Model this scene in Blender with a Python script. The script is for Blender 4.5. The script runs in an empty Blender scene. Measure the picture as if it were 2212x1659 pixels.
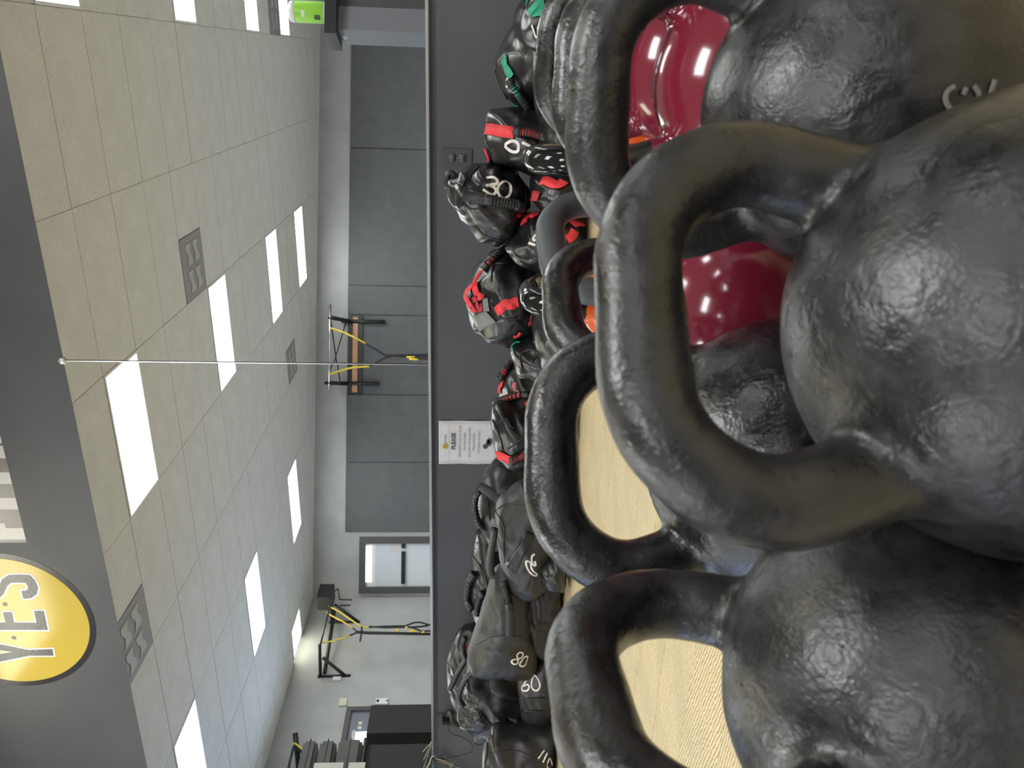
import bpy, bmesh, math, random
import numpy as np
from mathutils import Vector, Matrix, noise
from mathutils.bvhtree import BVHTree
from mathutils.geometry import tessellate_polygon
random.seed(3); np.random.seed(3)
sc = bpy.context.scene
COL = sc.collection
# ------------------------------------------------------------------ camera
CZ = 0.38
F, YAW, PIT, ROL = 1669.138, 0.3963, -0.0637, 0.0097
_cy, _sy = math.cos(YAW), math.sin(YAW)
FWD = np.array([-_sy*math.cos(PIT), _cy*math.cos(PIT), math.sin(PIT)])
_r = np.array([_cy, _sy, 0.0]); _u = np.cross(_r, FWD)
RR = _r*math.cos(ROL)+_u*math.sin(ROL); UU = -_r*math.sin(ROL)+_u*math.cos(ROL)
CAM = np.array([0, 0, CZ])
cd = bpy.data.cameras.new('camera'); cam = bpy.data.objects.new('camera', cd); COL.objects.link(cam)
m = Matrix.Identity(4)
for i in range(3):
    m[i][0] = -UU[i]; m[i][1] = RR[i]; m[i][2] = -FWD[i]; m[i][3] = CAM[i]
cam.matrix_world = m
cd.sensor_width = 36; cd.lens = F/2212*36; cd.clip_start = 0.02; cd.clip_end = 100
cd.dof.use_dof = True; cd.dof.focus_distance = 2.2; cd.dof.aperture_fstop = 15.0
sc.camera = cam
# ------------------------------------------------------------------ world, daylight, exposure
w = bpy.data.worlds.new('world'); sc.world = w; w.use_nodes = True
w.node_tree.nodes['Background'].inputs[0].default_value = (0.62, 0.75, 1.0, 1)
w.node_tree.nodes['Background'].inputs[1].default_value = 1.0
sc.view_settings.view_transform = 'Standard'; sc.view_settings.look = 'None'
sc.view_settings.exposure = 0.0; sc.view_settings.gamma = 1.0
LIGHT_L = 23.5          # radiance of the ceiling troffers
al = bpy.data.lights.new('daylight', 'AREA'); al.shape = 'RECTANGLE'; al.size = 1.7; al.size_y = 3.0; al.spread = math.radians(115)
al.energy = 22; al.color = (0.48, 0.63, 1.0)
alo = bpy.data.objects.new('daylight', al); COL.objects.link(alo)
alo.location = (-8.75, 0.3, 1.25); alo.rotation_euler = (0, math.radians(-90), 0)
sc.cycles.use_denoising = True
sc.cycles.max_bounces = 10; sc.cycles.diffuse_bounces = 5; sc.cycles.glossy_bounces = 6
# ------------------------------------------------------------------ pixel helpers (2212x1659 frame)
D = 3.088           # mirror face
WALL = 3.10
def ray(x, y):
    u = 1659-y
    return FWD + RR*(u-829.5)/F + UU*(1106-x)/F
def onY(x, y, Y=WALL):
    d = ray(x, y); return CAM + d*(Y/d[1])
def at(x, y, t): return CAM + ray(x, y)*t
def mray(x, y):
    d = ray(x, y)
    if y > 785:
        k = -0.008; d = np.array([d[0]+k*d[1], d[1]-k*d[0], d[2]])
    return d
def refl(p): return np.array([p[0], 2*D-p[1], p[2]])
# far wall of the room (seen in the mirror): virtual line
WA0 = np.array([-8.87, 11.20]); WA1 = np.array([0.26, 15.25])
WAd = (WA1-WA0)/np.linalg.norm(WA1-WA0); WAn = np.array([-WAd[1], WAd[0]])
def mA(x, y, off=0.0):      # reflected point on the oblique rear wall, off metres in front of it
    d = mray(x, y); t = ((WA0-WAn*off)@WAn)/(d[:2]@WAn); return refl(CAM+d*t)
XB = -8.87
def mB(x, y, off=0.0):      # reflected point on the left wall
    d = mray(x, y); return refl(CAM+d*((XB+off)/d[0]))
def mT(x, y, t): return refl(CAM+mray(x, y)*t)
def Z(ox, oy, s, pts): return [(ox+p[0]/s, oy+p[1]/s) for p in pts]
# ------------------------------------------------------------------ materials
def new_mat(name, color=(.5,.5,.5), rough=.5, metal=0.0, spec=.5, coat=0.0):
    mt = bpy.data.materials.new(name); mt.use_nodes = True
    b = mt.node_tree.nodes['Principled BSDF']
    b.inputs['Base Color'].default_value = (*color, 1); b.inputs['Roughness'].default_value = rough
    b.inputs['Metallic'].default_value = metal; b.inputs['Specular IOR Level'].default_value = spec
    b.inputs['Coat Weight'].default_value = coat; b.inputs['Coat Roughness'].default_value = 0.08
    return mt
def nd(mt, kind, **kw):
    n = mt.node_tree.nodes.new(kind)
    for k, v in kw.items():
        if k in n.inputs: n.inputs[k].default_value = v
        else: setattr(n, k, v)
    return n
def lk(mt, a, b): mt.node_tree.links.new(a, b)
def B(mt): return mt.node_tree.nodes['Principled BSDF']
def noisy(mt, scale=20, c1=None, c2=None, bump=0.0, dist=0.002, detail=6, rough=None, coord='Object', bscale=None, stretch=None):
    tc = nd(mt, 'ShaderNodeTexCoord'); src = tc.outputs[coord]
    if stretch:
        mp = nd(mt, 'ShaderNodeMapping'); mp.inputs['Scale'].default_value = stretch
        lk(mt, src, mp.inputs['Vector']); src = mp.outputs[0]
    n = nd(mt, 'ShaderNodeTexNoise', Scale=scale, Detail=detail); lk(mt, src, n.inputs['Vector'])
    if c1 is not None:
        r = nd(mt, 'ShaderNodeValToRGB'); r.color_ramp.elements[0].position = .35; r.color_ramp.elements[1].position = .68
        r.color_ramp.elements[0].color = (*c1, 1); r.color_ramp.elements[1].color = (*c2, 1)
        lk(mt, n.outputs[0], r.inputs[0]); lk(mt, r.outputs[0], B(mt).inputs['Base Color'])
    if rough:
        mr = nd(mt, 'ShaderNodeMapRange'); mr.inputs[1].default_value = .3; mr.inputs[2].default_value = .7
        mr.inputs[3].default_value = rough[0]; mr.inputs[4].default_value = rough[1]
        lk(mt, n.outputs[0], mr.inputs[0]); lk(mt, mr.outputs[0], B(mt).inputs['Roughness'])
    if bump:
        n2 = nd(mt, 'ShaderNodeTexNoise', Scale=bscale or scale*2, Detail=4); lk(mt, src, n2.inputs['Vector'])
        bp = nd(mt, 'ShaderNodeBump', Strength=bump, Distance=dist)
        lk(mt, n2.outputs[0], bp.inputs['Height']); lk(mt, bp.outputs[0], B(mt).inputs['Normal'])
    return mt
M = {}
M['wall_dark'] = noisy(new_mat('wall_dark', rough=.55, spec=.4), 3, (.074,.076,.083), (.088,.090,.097), .25, .0006, bscale=260)
M['wall_grey'] = noisy(new_mat('wall_grey', rough=.5), 3, (.40,.41,.40), (.46,.47,.455), .2, .0006, bscale=200)
M['mirror'] = new_mat('mirror', (.84,.865,.85), 0.0, 1.0)
M['mirror_edge'] = new_mat('mirror_edge', (.25,.33,.30), .2, 0.3)
M['alu'] = new_mat('alu', (.72,.72,.71), .28, 1.0)
M['clip'] = new_mat('clip', (.8,.8,.8), .15, .6)
M['ceil'] = noisy(new_mat('ceil', rough=.9), 4, (.70,.685,.64), (.76,.745,.70), .55, .004, bscale=95, stretch=(1,1.0,1))
def ceil_detail():
    mt = M['ceil']; tc = nd(mt, 'ShaderNodeTexCoord'); v = nd(mt, 'ShaderNodeTexNoise', Scale=130.0, Detail=3.0, Distortion=1.2)
    lk(mt, tc.outputs['Object'], v.inputs['Vector'])
    r = nd(mt, 'ShaderNodeValToRGB'); r.color_ramp.elements[0].position = .32; r.color_ramp.elements[1].position = .40
    r.color_ramp.elements[0].color = (.50,.48,.44,1); r.color_ramp.elements[1].color = (1,1,1,1)
    old = B(mt).inputs['Base Color'].links[0].from_socket
    mx = nd(mt, 'ShaderNodeMix', data_type='RGBA', blend_type='MULTIPLY'); mx.inputs[0].default_value = 1
    lk(mt, v.outputs[0], r.inputs[0]); lk(mt, old, mx.inputs[6]); lk(mt, r.outputs[0], mx.inputs[7]); lk(mt, mx.outputs[2], B(mt).inputs['Base Color'])
ceil_detail()
M['tbar'] = new_mat('tbar', (.72,.70,.66), .5)
M['vent'] = new_mat('vent', (.33,.32,.31), .6)
M['vent_vane'] = new_mat('vent_vane', (.5,.49,.47), .5)
def emis(name, col, s):
    mt = new_mat(name, (.8,.8,.8), .5); B(mt).inputs['Emission Color'].default_value = (*col, 1); B(mt).inputs['Emission Strength'].default_value = s; return mt
M['troffer'] = emis('troffer', (.97, .985, 1.0), LIGHT_L)
M['troffer_dim'] = emis('troffer_dim', (1.0, .97, .80), LIGHT_L*.35)
M['hall_lamp'] = emis('hall_lamp', (1.0, .98, .95), 6)
M['white'] = new_mat('white', (.8,.8,.79), .5)
M['cream'] = new_mat('cream', (.70,.66,.50), .5)
M['paper'] = noisy(new_mat('paper', rough=.7), 6, (.60,.585,.60), (.64,.625,.64))
M['black'] = new_mat('black', (.012,.012,.013), .35)
M['black_matte'] = new_mat('black_matte', (.016,.016,.018), .6)
M['ink'] = new_mat('ink', (.06,.06,.07), .7)
M['ink_light'] = new_mat('ink_light', (.28,.28,.30), .7)
M['logo_yellow'] = new_mat('logo_yellow', (.56,.42,.07), .16)
M['logo_black'] = noisy(new_mat('logo_black', (.028,.028,.032), .2), 30, bump=.35, dist=.002, bscale=170)
M['logo_letter'] = noisy(new_mat('logo_letter', (.10,.10,.11), .2), 30, bump=.4, dist=.003, bscale=150)
M['logo_white'] = new_mat('logo_white', (.78,.76,.76), .25)
M['film'] = new_mat('film', (.17,.155,.155), .25)
M['letter_white'] = new_mat('letter_white', (.55,.535,.53), .3)
M['mat_dark'] = noisy(new_mat('mat_dark', rough=.6), 5, (.085,.09,.095), (.10,.105,.11), .2, .001, bscale=60)
M['door_frame'] = new_mat('door_frame', (.075,.078,.078), .4)
M['wood'] = noisy(new_mat('wood', rough=.5), 6, (.50,.25,.13), (.62,.35,.20), stretch=(1,8,8))
M['plywood'] = noisy(new_mat('plywood', rough=.6), 4, (.36,.34,.25), (.44,.41,.31))
M['steel'] = new_mat('steel', (.75,.76,.76), .22, 1.0)
M['rig'] = new_mat('rig', (.022,.023,.025), .4)
M['yellow'] = new_mat('yellow', (.85,.62,.06), .6)
M['glass'] = new_mat('glass', (.9,.95,1), .02); B(M['glass']).inputs['Transmission Weight'].default_value = 1
M['green_label'] = new_mat('green_label', (.32,.72,.06), .4)
M['blue_grey'] = new_mat('blue_grey', (.19,.20,.23), .4)
M['hall_wall'] = new_mat('hall_wall', (.62,.66,.70), .6)
# kettlebells
def cast(name, c1, c2, r):
    mt = new_mat(name, c1, .4, 0.0, .62)
    noisy(mt, 46, c1, c2, 0, rough=r)
    tc = nd(mt, 'ShaderNodeTexCoord')
    a = nd(mt, 'ShaderNodeTexNoise', Scale=48.0, Detail=6.0, Roughness=.6); lk(mt, tc.outputs['Object'], a.inputs['Vector'])
    b = nd(mt, 'ShaderNodeTexNoise', Scale=420.0, Detail=2.0); lk(mt, tc.outputs['Object'], b.inputs['Vector'])
    b1 = nd(mt, 'ShaderNodeBump', Strength=.42, Distance=.005); lk(mt, a.outputs[0], b1.inputs['Height'])
    b2 = nd(mt, 'ShaderNodeBump', Strength=.28, Distance=.0008); lk(mt, b.outputs[0], b2.inputs['Height'])
    lk(mt, b1.outputs[0], b2.inputs['Normal']); lk(mt, b2.outputs[0], B(mt).inputs['Normal'])
    return mt
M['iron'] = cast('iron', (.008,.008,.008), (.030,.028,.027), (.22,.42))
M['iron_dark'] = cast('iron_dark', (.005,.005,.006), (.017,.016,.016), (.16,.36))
M['iron_grey'] = noisy(new_mat('iron_grey', rough=.5), 30, (.055,.058,.065), (.075,.078,.086), .15, .001, bscale=300)
M['crimson'] = new_mat('crimson', (.165,.012,.028), .14, 0, .5, .3)
M['orange'] = new_mat('orange', (.75,.11,.012), .16, 0, .5, .3)
M['gloss_black'] = new_mat('gloss_black', (.03,.03,.03), .09, .75)
M['chalk'] = new_mat('chalk', (.22,.215,.21), .7)
# bags
def vinyl(name, c, r, bump=.35):
    mt = new_mat(name, c, r, 0, .5)
    tc = nd(mt, 'ShaderNodeTexCoord')
    a = nd(mt, 'ShaderNodeTexNoise', Scale=8.0, Detail=2.5, Roughness=.5, Distortion=.5); lk(mt, tc.outputs['Object'], a.inputs['Vector'])
    b1 = nd(mt, 'ShaderNodeBump', Strength=bump, Distance=.02); lk(mt, a.outputs[0], b1.inputs['Height'])
    b = nd(mt, 'ShaderNodeTexNoise', Scale=700.0, Detail=1.0); lk(mt, tc.outputs['Object'], b.inputs['Vector'])
    b2 = nd(mt, 'ShaderNodeBump', Strength=.2, Distance=.0005); lk(mt, b.outputs[0], b2.inputs['Height'])
    c = nd(mt, 'ShaderNodeTexNoise', Scale=9.0, Detail=3.0, Distortion=.7, noise_type='RIDGED_MULTIFRACTAL'); lk(mt, tc.outputs['Object'], c.inputs['Vector'])
    b3 = nd(mt, 'ShaderNodeBump', Strength=.22, Distance=.006); lk(mt, c.outputs[0], b3.inputs['Height']); lk(mt, b1.outputs[0], b3.inputs['Normal'])
    lk(mt, b3.outputs[0], b2.inputs['Normal']); lk(mt, b2.outputs[0], B(mt).inputs['Normal']); return mt
M['vinyl'] = vinyl('vinyl', (.010,.010,.011), .30, .4)
M['vinyl_grey'] = vinyl('vinyl_grey', (.013,.013,.014), .34, .5)
M['canvas'] = vinyl('canvas', (.014,.013,.0125), .45, .5)
M['red'] = new_mat('red', (.68,.035,.045), .6)
M['dark_red'] = new_mat('dark_red', (.40,.02,.035), .6)
M['green'] = new_mat('green', (.02,.29,.17), .6)
M['rubber'] = new_mat('rubber', (.015,.015,.016), .38)
M['webbing'] = noisy(new_mat('webbing', (.02,.02,.021), .6), 60, bump=.3, dist=.001, bscale=500)
M['velcro'] = new_mat('velcro', (.16,.16,.155), .45)
M['paint_white'] = noisy(new_mat('paint_white', rough=.6), 60, (.55,.50,.46), (.80,.76,.72))
M['outlet'] = new_mat('outlet', (.066,.067,.072), .35)
M['cord_white'] = new_mat('cord_white', (.6,.52,.42), .5)
# floor boards: light tan vinyl with fine broken lines along each board
def floor_mat():
    mt = new_mat('floor_board', rough=.5, spec=.4)
    tc = nd(mt, 'ShaderNodeTexCoord'); oi = nd(mt, 'ShaderNodeObjectInfo')
    # turn the grain a little on every board
    ang = nd(mt, 'ShaderNodeMapRange'); ang.inputs[3].default_value = -.42; ang.inputs[4].default_value = .42
    lk(mt, oi.outputs['Random'], ang.inputs[0])
    vr = nd(mt, 'ShaderNodeVectorRotate', rotation_type='Z_AXIS'); lk(mt, tc.outputs['Object'], vr.inputs['Vector']); lk(mt, ang.outputs[0], vr.inputs['Angle'])
    n0 = nd(mt, 'ShaderNodeTexNoise', Scale=7.0, Detail=2.0); lk(mt, vr.outputs[0], n0.inputs['Vector'])
    wv = nd(mt, 'ShaderNodeTexWave', wave_type='BANDS', bands_direction='Y', Scale=42.0, Distortion=3.2, Detail=4.0)
    wv.inputs['Detail Scale'].default_value = 2.2
    lk(mt, vr.outputs[0], wv.inputs['Vector'])
    sp = nd(mt, 'ShaderNodeTexNoise', Scale=260.0, Detail=2.0); lk(mt, vr.outputs[0], sp.inputs['Vector'])
    ad = nd(mt, 'ShaderNodeMath', operation='MULTIPLY_ADD'); lk(mt, sp.outputs[0], ad.inputs[0]); ad.inputs[1].default_value = 1.1; lk(mt, wv.outputs[0], ad.inputs[2])
    r = nd(mt, 'ShaderNodeValToRGB'); r.color_ramp.elements[0].position = .35; r.color_ramp.elements[1].position = .85
    r.color_ramp.elements[0].color = (.34,.222,.062,1); r.color_ramp.elements[1].color = (.42,.305,.13,1)
    e = r.color_ramp.elements.new(1.0); e.color = (.66,.57,.36,1)
    lk(mt, ad.outputs[0], r.inputs[0])
    mx = nd(mt, 'ShaderNodeMix', data_type='RGBA', blend_type='MIX'); mx.inputs[7].default_value = (.37,.30,.185,1)
    mr = nd(mt, 'ShaderNodeMapRange'); mr.inputs[1].default_value = .42; mr.inputs[2].default_value = .62; mr.inputs[3].default_value = 0; mr.inputs[4].default_value = .35
    lk(mt, n0.outputs[0], mr.inputs[0]); lk(mt, mr.outputs[0], mx.inputs[0]); lk(mt, r.outputs[0], mx.inputs[6])
    lk(mt, mx.outputs[2], B(mt).inputs['Base Color'])
    return mt
M['board'] = floor_mat()
M['floor'] = noisy(new_mat('floor', rough=.55), 8, (.30,.295,.285), (.36,.355,.345))
# ------------------------------------------------------------------ object helpers
def link(o, parent=None):
    COL.objects.link(o)
    if parent is not None: o.parent = parent
    return o
def tag(o, label=None, cat=None, group=None, kind=None):
    if label: o['label'] = label
    if cat: o['category'] = cat
    if group: o['group'] = group
    if kind: o['kind'] = kind
    return o
def mesh(name, verts, faces, mat, parent=None, smooth=True):
    me = bpy.data.meshes.new(name); me.from_pydata([tuple(float(c) for c in v) for v in verts], [], faces); me.update()
    if smooth: me.polygons.foreach_set('use_smooth', [True]*len(me.polygons))
    me.materials.append(M[mat] if isinstance(mat, str) else mat)
    return link(bpy.data.objects.new(name, me), parent)
def thing(name, loc, label, cat, group=None, rz=0.0):
    o = bpy.data.objects.new(name, None); COL.objects.link(o); o.location = tuple(float(c) for c in loc); o.rotation_euler = (0,0,rz)
    o.empty_display_size = .05
    return tag(o, label, cat, group)
def keep(o, parent):     # parent without moving (parent is an unrotated empty)
    o.parent = parent; o.location = o.location - parent.location; return o
def bm_obj(name, bm, mat, parent=None, smooth=False):
    me = bpy.data.meshes.new(name); bmesh.ops.recalc_face_normals(bm, faces=bm.faces); bm.to_mesh(me); bm.free()
    if smooth: me.polygons.foreach_set('use_smooth', [True]*len(me.polygons))
    me.materials.append(M[mat] if isinstance(mat, str) else mat)
    return link(bpy.data.objects.new(name, me), parent)
def add_box(bm, c, s, rz=0.0, bev=0.0, rot=None):
    r = bmesh.ops.create_cube(bm, size=1.0)
    mt = Matrix.Translation(Vector([float(a) for a in c])) @ (rot if rot is not None else Matrix.Rotation(rz, 4, 'Z')) @ Matrix.Diagonal((float(s[0]), float(s[1]), float(s[2]), 1))
    bmesh.ops.transform(bm, matrix=mt, verts=r['verts'])
    if bev > 0:
        es = list({e for v in r['verts'] for e in v.link_edges})
        bmesh.ops.bevel(bm, geom=es, offset=bev, segments=2, affect='EDGES')
def box(name, c, s, mat, parent=None, rz=0.0, bev=0.0):
    bm = bmesh.new(); add_box(bm, c, s, rz, bev); return bm_obj(name, bm, mat, parent)
def frames(pts):
    P = [Vector([float(c) for c in p]) for p in pts]; T = []
    for i in range(len(P)):
        a = P[max(i-1,0)]; b = P[min(i+1,len(P)-1)]; T.append((b-a).normalized() if (b-a).length > 1e-9 else Vector((0,0,1)))
    up = Vector((0,0,1)) if abs(T[0].z) < .9 else Vector((1,0,0))
    N = []; n = (up - T[0]*up.dot(T[0])).normalized()
    for t in T:
        n = n - t*n.dot(t); n = n.normalized() if n.length > 1e-6 else Vector((1,0,0)); N.append(n.copy())
    return P, T, N
def tube_geo(pts, r, seg=8, closed=False, cap=True, radii=None):
    P, T, N = frames(pts); V = []; Fc = []
    for i, p in enumerate(P):
        b = T[i].cross(N[i]); rr = radii[i] if radii is not None else r
        for k in range(seg):
            a = 2*math.pi*k/seg; V.append(p + (N[i]*math.cos(a)+b*math.sin(a))*rr)
    n = len(P)
    for i in range(n-1):
        for k in range(seg):
            Fc.append((i*seg+k, i*seg+(k+1)%seg, (i+1)*seg+(k+1)%seg, (i+1)*seg+k))
    if cap:
        Fc.append(tuple(range(seg))[::-1]); Fc.append(tuple((n-1)*seg+k for k in range(seg)))
    return V, Fc
def tube(name, pts, r, mat, parent=None, seg=8, radii=None):
    V, Fc = tube_geo(pts, r, seg, radii=radii); return mesh(name, V, Fc, mat, parent)
def catmull(pts, n=8, closed=False):
    P = [np.array(p, float) for p in pts]; out = []; L = len(P)
    rng = range(L) if closed else range(L-1)
    for i in rng:
        if closed: a, b, c, d = P[(i-1)%L], P[i], P[(i+1)%L], P[(i+2)%L]
        else: a, b, c, d = P[max(i-1,0)], P[i], P[i+1], P[min(i+2,L-1)]
        for k in range(n):
            t = k/n; out.append(.5*((2*b)+(-a+c)*t+(2*a-5*b+4*c-d)*t*t+(-a+3*b-3*c+d)*t**3))
    if not closed: out.append(P[-1])
    return out
# ------------------------------------------------------------------ room shell
ZC = CZ+2.598          # ceiling plane
XR = 6.2
def rear_y(X): # real rear wall line
    return 2*D-(WA0[1]+(X-WA0[0])*(WAd[1]/WAd[0]))
fl = box('floor', ((XB+XR)/2, -4.4, -.06), (XR-XB+.4, 15.4, .1), 'floor'); tag(fl, kind='structure')
# boards near the camera, each its own piece
Tt = .152
xs = [-1.294+1.22*k for k in range(-3, 3)]
bm = bmesh.new(); add_box(bm, (0,0,0), (1.2192, .1517, .01), 0, .0005)
bme = bpy.data.meshes.new('board'); bm.to_mesh(bme); bm.free(); bme.materials.append(M['board'])
for i, x0 in enumerate(xs):
    for j in range(-2, 19):
        y0 = .056+Tt*j
        if y0+Tt > WALL: continue
        o = bpy.data.objects.new('floor_plank', bme); link(o, fl); o.location = (x0+.61, y0+Tt/2, -.005+random.uniform(0,.0006))
rest = box('subfloor', (0,0,0), (.01,.01,.01), 'floor', fl); bpy.data.objects.remove(rest)
sheet = bmesh.new()
add_box(sheet, ((XB+XR)/2, -5.3, -.005), (XR-XB, 12.1-.6, .01))
w_f = box('wall_front', ((XB+XR)/2, WALL+.06, ZC/2), (XR-XB+.3, .12, ZC), 'wall_dark'); tag(w_f, kind='structure')
sheet.free()
# left wall with daylight window opening
bm = bmesh.new()
ybk = rear_y(XB)
wy0, wy1, wz0, wz1 = -1.0, 2.4, .35, 2.35
add_box(bm, (XB-.06, (ybk+wy0)/2, ZC/2), (.12, wy0-ybk, ZC))
add_box(bm, (XB-.06, (wy1+WALL)/2, ZC/2), (.12, WALL-wy1, ZC))
add_box(bm, (XB-.06, (wy0+wy1)/2, wz0/2), (.12, wy1-wy0, wz0))
add_box(bm, (XB-.06, (wy0+wy1)/2, (wz1+ZC)/2), (.12, wy1-wy0, ZC-wz1))
tag(bm_obj('wall_left', bm, 'wall_grey'), kind='structure')
bm = bmesh.new()
for yy in (wy0, (wy0+wy1)/2, wy1): add_box(bm, (XB-.05, yy, (wz0+wz1)/2), (.06, .05, wz1-wz0))
for zz in (wz0, wz1): add_box(bm, (XB-.05, (wy0+wy1)/2, zz), (.06, wy1-wy0, .05))
win = bm_obj('window_1', bm, 'door_frame'); tag(win, kind='structure')
for k in (0,1):
    box('pane', (XB-.05, wy0+(k+.5)*(wy1-wy0)/2, (wz0+wz1)/2), (.006, (wy1-wy0)/2-.05, wz1-wz0-.05), 'glass', win)
tag(box('wall_right', (XR+.06, -4.3, ZC/2), (.12, 15, ZC), 'wall_grey'), kind='structure')
# rear wall (oblique)
a = np.array([XB, rear_y(XB)]); b = np.array([XR, rear_y(XR)]); dv = b-a; Lw = np.linalg.norm(dv); ang = math.atan2(dv[1], dv[0])
dn = dv/Lw; nn = np.array([-dn[1], dn[0]])      # towards the room (+Y)
mid = (a+b)/2 - nn*.06
tag(box('wall_rear', (mid[0], mid[1], ZC/2), (Lw+.4, .12, ZC), 'wall_grey', rz=ang), kind='structure')
# ceiling: grid, tiles, lights, vents
TL = .6096; X0c, Y0c = .2207, 2*D-5.3194
ceil = box('ceiling', ((XB+XR)/2, -4.4, ZC+.12), (XR-XB+.4, 15.4, .1), 'ceil'); tag(ceil, kind='structure')
def cellrect(L0, j0, L1, j1): # real coords rectangle
    return X0c-L1*2*TL, X0c-L0*2*TL, Y0c-j1*TL, Y0c-j0*TL
lights = {}
for L, js in {-4:(0,4,8,12), -1:(-3,0,4,8,11), 2:(-3,0,4,8,11), 5:(-3,0,4,8)}.items():
    for j in js: lights[(L, j)] = 1
lights[(6.95, 7)] = 1
vents = [(1.5,3), (3.5,-1), (3.5,9), (-.5,10), (-2.5,4)]
def poly_in(X, Y): return XB < X < XR and Y > rear_y(X) and Y < WALL
bmt = bmesh.new(); add_box(bmt, (0,0,0), (2*TL-.006, TL-.006, .014), 0, .0015); tme = bpy.data.meshes.new('ceiling_tile'); bmt.to_mesh(tme); bmt.free(); tme.materials.append(M['ceil'])
bmh = bmesh.new(); add_box(bmh, (0,0,0), (TL-.006, TL-.006, .014), 0, .0015); hme = bpy.data.meshes.new('ceiling_tile_half'); bmh.to_mesh(hme); bmh.free(); hme.materials.append(M['ceil'])
occ = set()
for (L, j) in lights:
    if L == 6.95: occ.add((7, j, 0)); continue
    occ.add((L, j, 0)); occ.add((L, j, 1))
for (L, j) in vents: occ.add((math.floor(L), j, 0 if L == math.floor(L) else 1))
for L in range(-5, 8):
    for j in range(-4, 21):
        xa, xb, ya, yb = cellrect(L, j, L+1, j+1)
        if xb < XB+.02 or xa > XR or ya > WALL-.02: continue
        if max(rear_y(xa), rear_y(xb)) > yb and min(rear_y(max(xa,XB)), rear_y(xb)) > yb: continue
        h0, h1 = (L,j,0) in occ, (L,j,1) in occ      # half 0 = larger X
        if h0 and h1: continue
        if not h0 and not h1:
            o = bpy.data.objects.new('ceiling_tile', tme); link(o, ceil); o.location = ((xa+xb)/2, (ya+yb)/2, ZC+.004+random.uniform(-.001,.001))
            o.rotation_euler = (random.uniform(-.002,.002), 0, 0)
        else:
            xc = (xa+xb)/2 + (-TL/2 if h0 else TL/2)
            o = bpy.data.objects.new('ceiling_tile', hme); link(o, ceil); o.location = (xc, (ya+yb)/2, ZC+.004)
bm = bmesh.new()
for L in range(-5, 9):
    X = X0c-L*2*TL
    if XB < X < XR: add_box(bm, (X, (WALL+rear_y(X))/2, ZC+.012), (.024, WALL-rear_y(X), .012))
for j in range(-4, 22):
    Y = Y0c-j*TL; xmax = XR
    if Y < WALL:
        # clip at rear wall
        sl = dn[1]/dn[0]; xlim = a[0]+(Y-a[1])/sl if Y < a[1] else XR
        lo, hi = XB, XR
        if Y < a[1]: hi = min(XR, xlim)
        if hi > lo: pass
        lo2 = XB
        add_box(bm, ((lo2+XR)/2, Y, ZC+.012), (XR-lo2, .024, .012))
g = bm_obj('ceiling_grid', bm, 'tbar', ceil)
def troffer(L, j, wid=1.0, hgt=1.0):
    xa, xb, ya, yb = cellrect(L, j, L+wid, j+hgt)
    if L == 6.95: xa = max(xa, XB+.02)
    c = ((xa+xb)/2, (ya+yb)/2, ZC)
    row = {-4:'right of the frame', -1:'nearest the right side', 2:'in the middle row', 5:'in the left row'}.get(L, 'at the left wall')
    dist = {-3:'above the mirror wall', 0:'first from the mirror', 4:'second from the mirror', 8:'third from the mirror', 11:'fourth from the mirror', 12:'fourth from the mirror', 7:'above the wall rig'}[j]
    t = thing('ceiling_light', c, f'white recessed ceiling light panel {row}, {dist}', 'ceiling light', 'recessed ceiling light panels')
    sx, sy = xb-xa, yb-ya
    bm = bmesh.new()
    for s in (-1,1):
        add_box(bm, (0, s*(sy/2-.012), .0), (sx-.004, .022, .02)); add_box(bm, (s*(sx/2-.012), 0, .0), (.022, sy-.05, .02))
    bm_obj('frame', bm, 'white', t)
    bm = bmesh.new(); add_box(bm, (0,0,.004), (sx-.05, sy-.05, .008)); bm_obj('diffuser', bm, 'troffer_dim' if L == 6.95 or j == -3 else 'troffer', t)
for (L, j) in lights: troffer(L, j, .45 if L == 6.95 else 1.0)
vlab = ['grey square ceiling vent beside the second light of the middle row', 'grey square ceiling vent near the mirror wall', 'grey square ceiling vent close to the rear wall', 'grey square ceiling vent next to the right light row', 'grey square ceiling vent far to the right']
for (L, j), lb in zip(vents, vlab):
    xa, xb, ya, yb = cellrect(L, j, L+.5, j+1)
    t = thing('ceiling_vent', ((xa+xb)/2, (ya+yb)/2, ZC), lb, 'vent', 'ceiling vents')
    box('face_plate', (0,0,.0), (TL-.012, TL-.012, .01), 'vent', t)
    for k in range(4):
        an = k*math.pi/2+math.pi/4
        cxv, cyv = (.13 if k in (0,3) else -.13), (.10 if k < 2 else -.10)
        V = []; Fc = []
        n = 9
        for q in range(n):
            s = q/(n-1)-.5; wv = .035+.035*abs(s)*2
            V += [(cxv+s*.2, cyv-wv+.02*math.sin(s*6), -.007), (cxv+s*.2, cyv+wv+.02*math.sin(s*6), -.007)]
        for q in range(n-1): Fc.append((2*q, 2*q+2, 2*q+3, 2*q+1))
        v = mesh('vane', V, Fc, 'vent_vane', t, False)
        sm = v.modifiers.new('s', 'SOLIDIFY'); sm.thickness = .004
# wall angle trim at ceiling
tag(box('trim_1', ((XB+XR)/2, WALL-.01, ZC+.004), (XR-XB, .02, .02), 'tbar'), kind='structure')
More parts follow.
